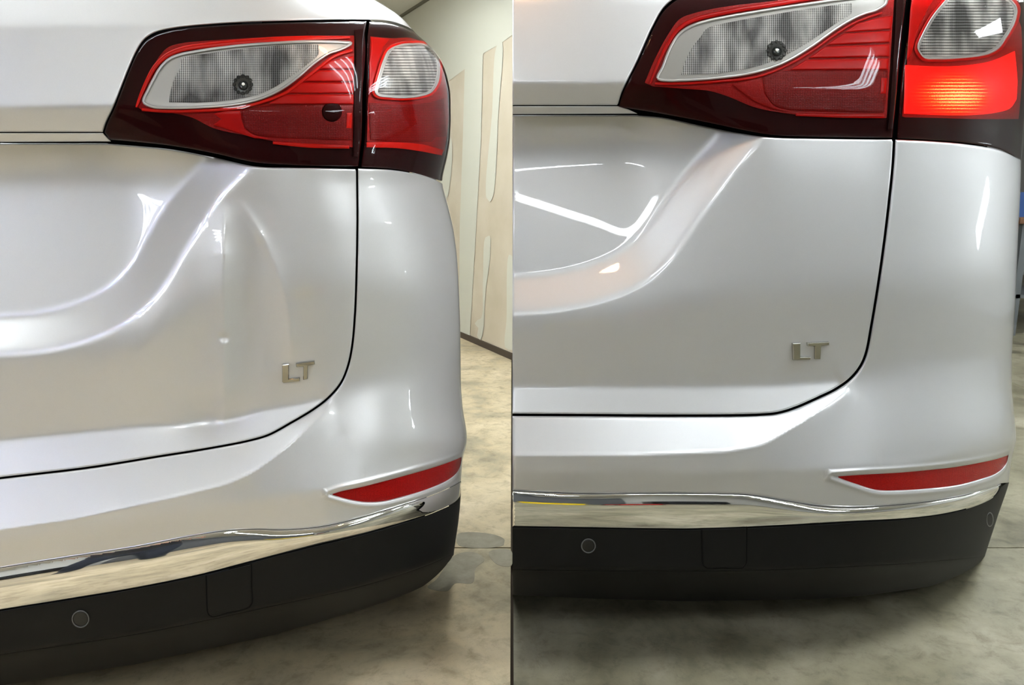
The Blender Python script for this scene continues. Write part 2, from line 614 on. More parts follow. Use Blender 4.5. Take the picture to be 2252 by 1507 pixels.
        for v_ in idx:
            verts.append(verts[v_]); n_ = fn[v_] / max(1e-9, np.linalg.norm(fn[v_])); nrm.append(tuple(n_)); uv.append(uv[v_])
        for k, v_ in enumerate(idx):
            verts.append(tuple(Bk[k])); nrm.append(nrm[mp1[v_]]); uv.append(uv[v_])
        for a, b in bd:
            faces.append((mp1[b], mp1[a], mp2[a], mp2[b]))
    return mk(name, verts, faces, m, parent, smooth=True, normals=nrm, uv=uv)

def closed_shell(body, name, poly, m, parent, near, back, recess=False, step=22.0):
    """the dark structure behind the skin, closed at the back"""
    P = np.asarray(poly, float)
    W = densify([(float(body.to_w(a, b)), b) for a, b in P], step)
    Wn = np.asarray(W)
    gx, gy = np.meshgrid(np.arange(Wn[:, 0].min(), Wn[:, 0].max(), step), np.arange(Wn[:, 1].min(), Wn[:, 1].max(), step))
    G = np.stack([gx.ravel(), gy.ravel()], 1)
    G = G[inside(G[:, 0], G[:, 1], W)]
    G = G[segdist(G[:, 0], G[:, 1], Wn) > step * .4]
    pts = [Vector(p) for p in W] + [Vector(p) for p in G]
    vo, eo, fo, *_ = delaunay_2d_cdt(pts, [(i, (i + 1) % len(W)) for i in range(len(W))], [], 1, 1e-4)
    V = np.array([(a.x, a.y) for a in vo])
    Q = body.P(V[:, 0], V[:, 1], near, True)
    B = body.P(V[:, 0], V[:, 1], back, False)
    n = len(Q)
    fr = [tuple(f) for f in fo]
    cnt = set()
    for f in fr:
        for i in range(len(f)):
            cnt.add((f[i], f[(i + 1) % len(f)]))
    bd = [e for e in cnt if (e[1], e[0]) not in cnt]
    faces = fr + [tuple(i + n for i in f[::-1]) for f in fr] + [(b, a, a + n, b + n) for a, b in bd]
    o = mk(name, [tuple(q) for q in np.vstack([Q, B])], faces, m, parent)
    bm = bmesh.new(); bm.from_mesh(o.data)
    bmesh.ops.recalc_face_normals(bm, faces=bm.faces); bm.to_mesh(o.data); bm.free()
    return o

def end_panel(body, car, px, y0, y1, m, near=0.021, back=0.65):
    """flat face that closes the cut end of a car section"""
    yy = np.arange(y0, y1 + 1, 20.0)
    a = body.P(np.full(len(yy), px), yy, near, True); b = body.P(np.full(len(yy), px), yy, back, False)
    n = len(yy)
    return mk('end_panel', [tuple(t) for t in np.vstack([a, b])], [(i, i + 1, n + i + 1, n + i) for i in range(n - 1)], m, car)

def ribbon(body, name, path, width, m, parent, off, recess=False, close=False, bulge=0.0015, step=4.0, skirt=0.004):
    """a narrow strip following a path on the skin"""
    c = closed(path, step) if close else cr(path, step)
    if close: c = c + [c[0]]
    wd = width if callable(width) else (lambda t: width)
    Pc = np.asarray(c)
    T = np.gradient(Pc, axis=0); T /= np.maximum(1e-6, np.hypot(T[:, 0], T[:, 1]))[:, None]
    N = np.stack([-T[:, 1], T[:, 0]], 1)
    n = len(Pc)
    ts = np.linspace(0, 1, n)
    prof = [(-1, skirt), (-1, 0.0), (-0.6, -bulge * .75), (0, -bulge), (0.6, -bulge * .75), (1, 0.0), (1, skirt)]
    rows = []
    for a, o in prof:
        hw = np.array([wd(t) for t in ts]) * 0.5
        q = Pc + N * (hw * a)[:, None]
        w = body.to_w(q[:, 0], q[:, 1])
        rows.append(body.P(w, q[:, 1], off + o, recess))
    verts = [tuple(p) for r in rows for p in r]
    uv = [(p[0] / 100, p[1] / 100) for r in prof for p in Pc]
    faces = []
    for j in range(len(prof) - 1):
        for i in range(n - 1):
            faces.append((j * n + i, (j + 1) * n + i, (j + 1) * n + i + 1, j * n + i + 1))
    return mk(name, verts, faces, m, parent, smooth=True, uv=uv)

def disc(body, name, c, r, m, parent, off, seg=28, dome=0.004, recess=False, ry=None):
    ry = ry or r
    rows = []; vs = []; fs = []
    prof = [(1.0, 0.006), (1.0, 0.0), (0.85, -dome * .5), (0.5, -dome * .9), (0.0, -dome)]
    for q, o in prof:
        a = np.linspace(0, 2 * math.pi, seg, endpoint=False)
        px = c[0] + r * q * np.cos(a); py = c[1] + ry * q * np.sin(a)
        vs += [tuple(t) for t in body.P(body.to_w(px, py), py, off + o, recess)]
    for j in range(len(prof) - 1):
        for i in range(seg):
            fs.append((j * seg + i, j * seg + (i + 1) % seg, (j + 1) * seg + (i + 1) % seg, (j + 1) * seg + i))
    return mk(name, vs, fs, m, parent, smooth=True)

def ring(body, name, c, r, w, m, parent, off, recess=False, ry=None, seg=32):
    ry = ry or r
    a = np.linspace(0, 2 * math.pi, seg, endpoint=False)
    vs, fs = [], []
    prof = [(-w, .003), (-w * .5, -.0006), (w * .5, -.0006), (w, .003)]
    for d, o in prof:
        px = c[0] + (r + d) * np.cos(a); py = c[1] + (ry + d) * np.sin(a)
        vs += [tuple(t) for t in body.P(body.to_w(px, py), py, off + o, recess)]
    for j in range(3):
        for i in range(seg):
            fs.append((j * seg + i, j * seg + (i + 1) % seg, (j + 1) * seg + (i + 1) % seg, (j + 1) * seg + i))
    return mk(name, vs, fs, m, parent, smooth=True)

def letter(body, name, poly, m, parent, h=0.007, bev=1.3, ctr=None):
    """raised chrome letter with chamfered edges"""
    P = densify(poly, 3.0)
    Pn = np.asarray(P); x, y = Pn[:, 0], Pn[:, 1]
    if np.sum(x * np.roll(y, -1) - np.roll(x, -1) * y) < 0: P = P[::-1]
    vs, fs = [], []
    n = len(poly)
    Q = np.asarray(poly, float)
    if 0.5 * np.sum(Q[:, 0] * np.roll(Q[:, 1], -1) - np.roll(Q[:, 0], -1) * Q[:, 1]) < 0: Q = Q[::-1]
    def inset(Q, d):
        out = []
        for i in range(n):
            a, b, c = Q[i - 1], Q[i], Q[(i + 1) % n]
            e1 = (b - a) / np.hypot(*(b - a)); e2 = (c - b) / np.hypot(*(c - b))
            n1 = np.array([-e1[1], e1[0]]); n2 = np.array([-e2[1], e2[0]])
            k = n1 + n2; k = k / max(0.3, (1 + n1 @ n2))
            out.append(b + k * d)
        return np.array(out)
    c0 = Q.mean(0); PP = lambda a, b: body.P(np.array([a]), np.array([b]), 0, True)[0]
    nv = np.cross(PP(c0[0] + 6, c0[1]) - PP(c0[0] - 6, c0[1]), PP(c0[0], c0[1] + 6) - PP(c0[0], c0[1] - 6)); nv /= np.linalg.norm(nv)
    if nv[1] > 0: nv = -nv
    for R_, o in ((Q, -0.002), (Q, h * .75), (inset(Q, bev), h)):
        vs += [tuple(t) for t in body.P(R_[:, 0], R_[:, 1], 0, True) + nv * o]
    for j in range(2):
        for i in range(n):
            fs.append((j * n + i, (j + 1) * n + i, (j + 1) * n + (i + 1) % n, j * n + (i + 1) % n))
    tri = tessellate_polygon([[Vector((q[0], q[1], 0)) for q in Q]])
    for t in tri: fs.append(tuple(2 * n + i for i in t))
    o = mk(name, vs, fs, m, parent)
    bm = bmesh.new(); bm.from_mesh(o.data); bmesh.ops.recalc_face_normals(bm, faces=bm.faces)
    bm.to_mesh(o.data); bm.free()
    return o

# ================================================================== SETTING
# floor slabs
def concrete(name, base, dark, light, green=False):
    m = mat(name, base, rough=0.55, spec=0.35)
    v = coords(m)
    n1 = noise(m, v, 2.6, 7, 0.62, 0.6)
    n2 = noise(m, v, 17, 8, 0.7, 0.4)
    n3 = noise(m, v, 90, 5, 0.7)
    c1 = ramp(m, n1, [(0.34, dark), (0.5, base), (0.66, light)])
    c2 = ramp(m, n2, [(0.30, (0.62, 0.60, 0.56, 1)), (0.5, (1, 1, 1, 1)), (0.72, (1.14, 1.13, 1.10, 1))])
    c3 = ramp(m, n3, [(0.28, (0.7, 0.69, 0.66, 1)), (0.42, (1, 1, 1, 1))])
    k = mixc(m, 0.9, c1, c2, 'MULTIPLY')
    k = mixc(m, 0.8, k, c3, 'MULTIPLY')
    ln(m, k, bsdf(m).inputs['Base Color'])
    r = ramp(m, n1, [(0.35, (0.28, 0.28, 0.28, 1)), (0.6, (0.6, 0.6, 0.6, 1))])
    ln(m, r, bsdf(m).inputs['Roughness'])
    bump(m, n2, 0.25, 0.004)
    return m
M['conc_a'] = concrete('tan_concrete', srgb(188, 172, 140), srgb(150, 140, 116), srgb(206, 190, 160))
M['conc_b'] = concrete('grey_green_concrete', srgb(134, 128, 106), srgb(100, 95, 75), srgb(158, 151, 130))
m = M['patch'] = mat('grey_patched_concrete', srgb(136, 130, 112), rough=0.4)
v = coords(m); ln(m, ramp(m, noise(m, v, 24, 6, 0.7), [(0.3, srgb(124, 118, 100)), (0.7, srgb(150, 143, 124))]), bsdf(m).inputs['Base Color'])
M['joint'] = mat('dark_joint', srgb(70, 58, 44), rough=0.9)

floor = box('floor', (-5, -4.5, -0.20), (7, 11, -0.022), M['joint'])
floor['kind'] = 'structure'
yj = floor_pt(1060, 1205).y
ys_ = [-4.5, -1.2, yj, yj + 3.3, 11.0]
xs_ = [-5.0, -3.0, 0.0, 3.0, 7.0]
for i in range(4):
    for j in range(4):
        g = 0.004
        mm = M['conc_a'] if i < 2 else M['conc_b']
        s_ = box('concrete_slab', (xs_[i] + g, ys_[j] + g, -0.03), (xs_[i + 1] - g, ys_[j + 1] - g, 0.0), mm, floor)

# grey patches in the left slab
def floor_blob(pts, name='repair_patch', z=0.0006):
    c = [floor_pt(x, y) for x, y in closed(pts, 6)]
    vs = [(p.x, p.y, z) for p in c] + [(p.x, p.y, -0.001) for p in c]
    n = len(c)
    fs = [tuple(range(n))] + [(i, i + n, (i + 1) % n + n, (i + 1) % n) for i in range(n)]
    return mk(name, vs, fs, M['patch'], floor)
floor_blob([(960, 1275), (1000, 1222), (1045, 1216), (1066, 1232), (1046, 1250), (1040, 1282), (1000, 1284), (985, 1300), (940, 1292)])
floor_blob([(1006, 1176), (1085, 1176), (1110, 1188), (1108, 1199), (1008, 1199)])
floor_blob([(1075, 1215), (1124, 1212), (1124, 1245), (1090, 1240)])

# drywall partition behind the left car
A0 = floor_pt(1010, 740); B0 = floor_pt(1124.5, 790)
wd_ = Vector((A0.x - B0.x, A0.y - B0.y, 0)).normalized()
wn_ = Vector((-wd_.y, wd_.x, 0))
if wn_.dot(Vector((0, -1, 0)) + Vector((-1, 0, 0))) < 0: wn_ = -wn_
CEIL = 2.62
def wall_pt(px, py, off=0.0):
    a, b = ray(px, py)
    d = Vector((float(a), 1.0, float(b)))
    t = ((A0 + wn_ * off) - Vector((0, 0, CAMZ))).dot(wn_) / d.dot(wn_)
    return Vector((0, 0, CAMZ)) + d * t
m = M['drywall'] = mat('bare_drywall_paper', srgb(186, 174, 152), rough=0.8)
v = coords(m); ln(m, ramp(m, noise(m, v, 3, 4), [(0.3, srgb(178, 166, 143)), (0.7, srgb(192, 181, 160))]), bsdf(m).inputs['Base Color'])
M['mud'] = mat('joint_compound', srgb(190, 188, 172), rough=0.75)
M['ceil'] = mat('ceiling_paint', (0.72, 0.73, 0.70, 1), rough=0.8)
M['wallp'] = mat('painted_wall', (0.60, 0.60, 0.57, 1), rough=0.7)
S0 = B0 - wd_ * 0.25; S1 = B0 + wd_ * 7.5
th = 0.12
q = [S0, S1, S1 - wn_ * th, S0 - wn_ * th]
def prism_wall(name, q, z0, z1, m, parent=None):
    vs = [(p.x, p.y, z0) for p in q] + [(p.x, p.y, z1) for p in q]
    fs = [(0, 1, 2, 3), (4, 5, 6, 7)] + [(i, (i + 1) % 4, (i + 1) % 4 + 4, i + 4) for i in range(4)]
    o = mk(name, vs, fs, m, parent)
    bm = bmesh.new(); bm.from_mesh(o.data); bmesh.ops.recalc_face_normals(bm, faces=bm.faces); bm.to_mesh(o.data); bm.free()
    return o
wall_r = prism_wall('wall_right', q, 0.0, CEIL, M['drywall']); wall_r['kind'] = 'structure'
def wall_blob(pts, name='compound_band', smooth=True, th=0.003):
    c = closed(pts, 6) if smooth else pts
    f = [wall_pt(x, y, th) for x, y in c]; b = [wall_pt(x, y, -0.001) for x, y in c]
    n = len(c)
    vs = [tuple(p) for p in f + b]
    fs = [tuple(range(n))] + [(i, i + n, (i + 1) % n + n, (i + 1) % n) for i in range(n)]
    return mk(name, vs, fs, M['mud'], wall_r)
# white coat along the top of the wall and the taped joints
wall_blob([(600, -700), (1150, -560), (1150, 60), (1100, 96), (1062, 118), (1022, 152), (960, 198), (900, 240), (700, 330)], smooth=False)
wall_blob([(1022, 150), (1062, 117), (1058, 300), (1046, 520), (1033, 742), (1009, 732), (1011, 500), (1018, 300)], smooth=False, th=0.004)
wall_blob([(1093, 100), (1103, 92), (1096, 250), (1084, 432), (1077, 444), (1070, 436), (1082, 250)], th=0.004)
wall_blob([(1068, 522), (1076, 518), (1078, 560), (1068, 640), (1062, 730), (1056, 748), (1049, 738), (1052, 722), (1044, 712), (1050, 704), (1058, 700), (1062, 620)], th=0.004)
wall_blob([(1120, 560), (1130, 570), (1126, 770), (1112, 765), (1114, 700)], th=0.004)
wall_blob([(976, 300), (990, 300), (985, 430), (978, 442), (973, 436)], th=0.004)
bb = prism_wall('baseboard_right', [S0 + wn_ * 0.012, S1 + wn_ * 0.012, S1, S0], 0.0, 0.045, M['joint']); bb['kind'] = 'structure'
tr = prism_wall('trim_1', [S0 + wn_ * 0.02, S1 + wn_ * 0.02, S1, S0], CEIL - 0.02, CEIL, mat('shadow_gap_trim', srgb(120, 116, 100), 0.8)); tr['kind'] = 'structure'

ce = box('ceiling', (-5, -4.5, CEIL), (7, 11, CEIL + 0.1), M['ceil']); ce['kind'] = 'structure'
for nm, lo, hi in (('wall_left', (-5.1, -4.5, 0), (-5, 11, CEIL)), ('wall_back', (-5, 10.9, 0), (7, 11, CEIL)),
                   ('wall_front', (-5, -4.6, 0), (7, -4.5, CEIL)), ('wall_far_right', (7, -4.5, 0), (7.1, 11, CEIL))):
    o = box(nm, lo, hi, M['wallp']); o['kind'] = 'structure'

# ceiling lights
M['tube'] = mat('fluorescent_tube', (1, 1, 1, 1), emit=(0.88, 0.95, 1.0, 1), estr=TUBE)
M['tube_blue'] = mat('blue_led_tube', (1, 1, 1, 1), emit=(0.25, 0.50, 1.0, 1), estr=TUBE * 1.6)
M['tube_warm'] = mat('warm_led_tube', (1, 1, 1, 1), emit=(1.0, 0.60, 0.45, 1), estr=TUBE * 1.6)
M['tube_white'] = mat('cool_led_tube', (1, 1, 1, 1), emit=(0.8, 0.87, 1.0, 1), estr=TUBE * 1.4)
M['fix'] = mat('white_enamel', (0.8, 0.8, 0.8, 1), rough=0.4)

def fixture(x, y, rz, label, w=0.6, l=1.2):
    e = empty('ceiling_light', (x, y, CEIL), label, 'ceiling light')
    e.rotation_euler = (0, 0, rz)
    e['group'] = 'fluorescent ceiling lights'
    def lb(name, lo, hi, m):
        bm = bmesh.new(); bmesh.ops.create_cube(bm, size=1)
        for v_ in bm.verts:
            v_.co = Vector([(lo[i] + hi[i]) / 2 + v_.co[i] * (hi[i] - lo[i]) for i in range(3)])
        return bm_obj(name, bm, m, e)
    lb('housing', (-w / 2, -l / 2, -0.03), (w / 2, l / 2, 0), M['fix'])
    for s_ in (-1, 1):
        lb('side_rail', (s_ * w / 2 - 0.012, -l / 2, -0.07), (s_ * w / 2 + 0.012, l / 2, 0), M['fix'])
    nt = 4 if w > 0.3 else 2
    for k_ in range(nt):
        cx_ = (k_ - (nt - 1) / 2) * w / nt
        lathe('tube', [(0.0, -l / 2 + .02), (0.02, -l / 2 + .02), (0.02, l / 2 - .02), (0.0, l / 2 - .02)], M['tube'], None, 10, 'Y', (cx_, 0, -0.055)).parent = e
    return e
LB = 'white fluorescent ceiling fixture with four bare tubes'
for (x, y, rz) in [(-2.6, -3.0, 0), (3.0, -0.8, 0), (-1.2, 4.6, 0), (-3.6, 4.6, 0), (3.6, 4.6, 0), (-1.6, 2.3, 0.3), (2.6, 2.2, 0), (-1.5, 1.5, 1.57), (1.3, 1.15, 1.57), (5.6, 2.6, 0.4), (-0.12, 2.85, 0)]:  # those above the bumpers and the gap are added to brighten them
    fixture(x, y, rz, LB)  # label refined below
NAMES = ['over the far left corner behind the viewer', 'right of and just behind the viewer', 'over the drywall partition', 'in the back left corner of the shop',
         'over the workbench side of the shop', 'turned slightly over the left car roof', 'over the front of the right car', 'added above the left car bumper to brighten its top',
         'added above the right car bumper to brighten its top', 'on the right side beyond the right car', 'added beyond the left car to brighten the floor between the cars']
for o_, t_ in zip([o for o in col.objects if o.name.startswith('ceiling_light')], NAMES):
    o_['label'] = 'four-tube white ceiling fixture ' + t_

fixture(0.55, -2.6, 1.15, 'narrow two-tube ceiling fixture set at an angle behind the viewer', 0.2, 1.0)
for (y_, z_, ra_, w_, l_, tx_) in ((2.75, 1.62, 0.5, 0.24, 0.8, 'two-tube light panel hung aslant on the far right wall'),):
    e_ = fixture(0, 0, 0, tx_, w_, l_)
    e_.name = 'wall_light'; e_['category'] = 'wall light'; del e_['group']
    e_.location = (6.99, y_, z_)
    e_.rotation_euler = (Matrix.Rotation(ra_, 3, 'X') @ Matrix.Rotation(math.pi / 2, 3, 'Y')).to_euler()
# unseen dark roller door, added to vary the reflections in the paint
M['door'] = mat('grey_door_enamel', (0.10, 0.105, 0.11, 1), 0.45)
dr = box('reflection_door', (-1.15, -4.5, 0), (1.7, -4.47, 2.4), M['door']); dr['kind'] = 'structure'
for k in range(12):
    box('slat', (-1.12, -4.475, .02 + k * .2), (1.67, -4.45, .19 + k * .2), M['door'], dr, 0.004)
fixture(-0.25, -0.95, 0.0, 'narrow two-tube ceiling fixture straight above the viewer', 0.16, 1.2)
# dent-finding light: a board of coloured strips over the left car, behind the viewer
def dent_light(x, y, z):
    e = empty('dent_light', (x, y, z), 'long light board with blue and warm strips hung left of the dented tailgate', 'work light')
    box('board', (x - .48, y - .6, z), (x + .48, y + .6, z + .03), M['fix'], e)
    for i, k in enumerate(('tube_white', 'tube_blue', 'tube_warm', 'tube_blue')):
        box('light_strip', (x - .42 + i * .26, y - .57, z - .02), (x - .42 + i * .26 + .022, y + .57, z), M[k], e)
    for yy in (-.5, .5):
        lathe('hanger', [(.006, z + .03), (.006, CEIL)], M['joint'], e, 8, 'Z', (x, y + yy, 0))
dent_light(-2.35, -0.75, 2.5)
# small warm work lamp hung in front of the right car
wl = empty('work_lamp', (0.02, 1.36, 1.95), 'small warm bulb lamp hanging in front of the right tailgate', 'work light')
M['warm'] = mat('warm_bulb', (1, 1, 1, 1), emit=(1.0, 0.52, 0.22, 1), estr=45)
lathe('bulb_glass', [(0.0, -.05), (.018, -.045), (.03, -.02), (.03, .0), (.015, .03), (.012, .04)], M['warm'], wl, 20, 'Z', tuple(wl.location))
lathe('socket', [(.0, .095), (.018, .09), (.018, .04), (.012, .035)], M['joint'], wl, 16, 'Z', tuple(wl.location))
lathe('cord', [(.003, .09), (.003, CEIL - 1.95)], M['joint'], wl, 8, 'Z', tuple(wl.location))

# workbench beyond the right car
p0 = floor_pt(2246, 640)
wb = empty('workbench', (4.45, 6.3, 0), 'brown topped steel workbench standing beyond the right car', 'workbench')
M['wood'] = mat('brown_wood', srgb(120, 84, 56), 0.6)
v = coords(M['wood'], 'Object', (2, 30, 30)); ln(M['wood'], ramp(M['wood'], noise(M['wood'], v, 2, 5), [(0.3, srgb(95, 64, 42)), (0.7, srgb(142, 102, 70))]), bsdf(M['wood']).inputs['Base Color'])
M['steel'] = mat('grey_painted_steel', srgb(112, 116, 118), 0.45, 0.4)
box('bench_top', (3.9, 6.0, .88), (5.3, 6.65, .93), M['wood'], wb, 0.006)
for x_ in (3.95, 5.2):
    for y_ in (6.04, 6.57):
        box('leg', (x_, y_, 0), (x_ + .05, y_ + .05, .88), M['steel'], wb)
box('lower_shelf', (3.95, 6.04, .30), (5.25, 6.62, .33), M['steel'], wb)
bi = empty('storage_bin', (4.15, 6.3, .93), 'blue plastic bin on the brown workbench', 'bin')
M['bluep'] = mat('blue_plastic', srgb(40, 74, 130), 0.4)
box('bin_base', (3.93, 6.1, .93), (4.35, 6.5, .95), M['bluep'], bi)
for lo_, hi_ in (((3.93, 6.1, .95), (3.95, 6.5, 1.12)), ((4.33, 6.1, .95), (4.35, 6.5, 1.12)), ((3.95, 6.1, .95), (4.33, 6.12, 1.12)), ((3.95, 6.48, .95), (4.33, 6.5, 1.12))):
    box('bin_side', lo_, hi_, M['bluep'], bi)
# behind the viewer, mirrored in bright trim; cabinets and jack are added for it
M['darkp'] = mat('black_enamel', (0.008, 0.008, 0.009, 1), 0.25)
def cabinet(x, label):
    e = empty('added_cabinet', (x, -4.1, 0), label, 'tool cabinet')
    box('body', (x - .5, -4.4, .1), (x + .5, -3.9, 1.0), M['darkp'], e, 0.008)
    for k in range(4):
        d_ = box('drawer', (x - .46, -3.9, .16 + k * .2), (x + .46, -3.88, .33 + k * .2), M['darkp'], e, 0.004)
        box('handle', (x - .3, -3.88, .28 + k * .2), (x + .3, -3.862, .30 + k * .2), M['steel'], d_)
    for a_ in (-.44, .44):
        for b_ in (-4.34, -3.96):
            lathe('caster', [(0, -.02), (.05, -.02), (.05, .02), (0, .02)], M['darkp'], e, 16, 'X', (x + a_, b_, .05))
cabinet(-1.9, 'black cabinet added behind the viewer as a dark reflection in the chrome, left one'); cabinet(2.4, 'black cabinet added behind the viewer as a dark reflection in the chrome, right one')
tb = empty('toolbox', (0.55, -2.2, 0), 'yellow toolbox on the floor behind the viewer', 'toolbox')
M['yel'] = mat('yellow_plastic', srgb(226, 196, 20), 0.4)
box('base', (.3, -2.35, 0), (.8, -2.05, .26), M['yel'], tb, 0.01)
box('lid', (.29, -2.36, .265), (.81, -2.04, .33), M['yel'], tb, 0.01)
box('handle', (.46, -2.22, .33), (.64, -2.18, .37), M['darkp'], tb, 0.004)
fj = empty('added_jack', (1.25, -2.3, 0), 'red jack added behind the viewer as a red reflection in the chrome', 'jack')
M['redp'] = mat('red_enamel', srgb(190, 20, 16), 0.35)
box('frame', (1.05, -2.6, .06), (1.45, -2.0, .2), M['redp'], fj, 0.01)
lathe('saddle', [(0, .2), (.05, .2), (.05, .25), (.07, .25), (.07, .28), (0, .28)], M['steel'], fj, 20, 'Z', (1.25, -2.3, 0))
for x_ in (-.2, .2):
    for y_ in (-.25, .25):
        lathe('wheel', [(0, -.02), (.06, -.02), (.06, .02), (0, .02)], M['darkp'], fj, 16, 'X', (1.25 + x_, -2.3 + y_, .06))

# the person taking the picture, only mirrored in the bright trim
def person(loc):
    J = {'pelvis': (0, 0, .95), 'belly': (0, .01, 1.08), 'chest': (0, .0, 1.27), 'neck0': (0, -.01, 1.44), 'neck': (0, .01, 1.50), 'head': (0, .03, 1.60), 'crown': (0, .02, 1.70)}
    E = [('pelvis', 'belly'), ('belly', 'chest'), ('chest', 'neck0'), ('neck0', 'neck'), ('neck', 'head'), ('head', 'crown')]
    Rr = {'pelvis': (.17, .12), 'belly': (.155, .11), 'chest': (.19, .12), 'neck0': (.10, .085), 'neck': (.058, .058), 'head': (.078, .095), 'crown': (.062, .075)}
    for s_, n_ in ((-1, 'l'), (1, 'r')):
        J['sh' + n_] = (s_ * .19, 0, 1.40); J['el' + n_] = (s_ * .25, .10, 1.14); J['wr' + n_] = (s_ * .12, .30, 1.22); J['pa' + n_] = (s_ * .07, .37, 1.25)
        E += [('chest', 'sh' + n_), ('sh' + n_, 'el' + n_), ('el' + n_, 'wr' + n_), ('wr' + n_, 'pa' + n_)]
        Rr['sh' + n_] = (.068, .068); Rr['el' + n_] = (.045, .045); Rr['wr' + n_] = (.028, .024); Rr['pa' + n_] = (.038, .018)
        for k in range(5):
            f1, f2 = 'f%d%s' % (k, n_), 'g%d%s' % (k, n_)
            if k == 4:
                J[f1] = (s_ * .075, .355, 1.285); J[f2] = (s_ * .055, .375, 1.315)
                E += [('wr' + n_, f1), (f1, f2)]
            else:
                J[f1] = (s_ * (.045), .405, 1.275 - k * .02); J[f2] = (s_ * .02, .415, 1.28 - k * .02)
                E += [('pa' + n_, f1), (f1, f2)]
            Rr[f1] = (.009, .009); Rr[f2] = (.008, .008)
        J['hp' + n_] = (s_ * .10, 0, .90); J['kn' + n_] = (s_ * .13, .03, .50); J['an' + n_] = (s_ * .15, -.02, .10); J['to' + n_] = (s_ * .17, .14, .045)
        E += [('pelvis', 'hp' + n_), ('hp' + n_, 'kn' + n_), ('kn' + n_, 'an' + n_), ('an' + n_, 'to' + n_)]
        Rr['hp' + n_] = (.10, .10); Rr['kn' + n_] = (.065, .065); Rr['an' + n_] = (.05, .05); Rr['to' + n_] = (.045, .04)
    names = list(J)
    me = bpy.data.meshes.new('person')
    me.from_pydata([J[k] for k in names], [(names.index(a), names.index(b)) for a, b in E], [])
    o = bpy.data.objects.new('person', me); col.objects.link(o)
    o.modifiers.new('skin', 'SKIN'); sd = me.skin_vertices[0].data if me.skin_vertices else None
    if sd is None:
        bm = bmesh.new(); bm.from_mesh(me); bm.verts.layers.skin.verify(); bm.to_mesh(me); bm.free(); sd = me.skin_vertices[0].data
    for i, k in enumerate(names):
        sd[i].radius = Rr[k]; sd[i].use_root = (k == 'pelvis')
    sb = o.modifiers.new('sub', 'SUBSURF'); sb.levels = 2; sb.render_levels = 2
    bpy.context.view_layer.update()
    dg = bpy.context.evaluated_depsgraph_get()
    m2 = bpy.data.meshes.new_from_object(o.evaluated_get(dg))
    o.modifiers.clear(); o.data = m2
    m2.materials.clear()
    for m_ in (mat('skin', srgb(196, 140, 115), .5), mat('black_shirt', (.01, .01, .012, 1), .8), mat('dark_jeans', (.015, .02, .035, 1), .8), mat('black_shoes', (.01, .01, .01, 1), .5)):
        m2.materials.append(m_)
    for p_ in m2.polygons:
        c = p_.center
        z = c.z
        arm = abs(c.x) > .2 and z < 1.30 or c.y > .17 and z > .9
        p_.material_index = 3 if z < .12 else 2 if z < .96 else 0 if (z > 1.47 or arm) else 1
        p_.use_smooth = True
    o.location = loc
    h = lathe('hair', [(0, 1.80), (.05, 1.79), (.085, 1.75), (.10, 1.69), (.10, 1.64), (.09, 1.62)], mat('brown_hair', (.03, .018, .01, 1), .7), o, 24, 'Z', (loc[0], loc[1] - .015, 0))
    return tag(o, 'person in black shirt and dark jeans standing behind the left car, holding a phone', 'person')
person((-0.85, -0.55, 0))
ph = box('phone', (-0.85 - .04, -0.55 + .432, 1.19), (-0.85 + .04, -0.55 + .441, 1.345), M['darkp'], None, 0.003)
tag(ph, 'black phone held in both hands by the person', 'phone')

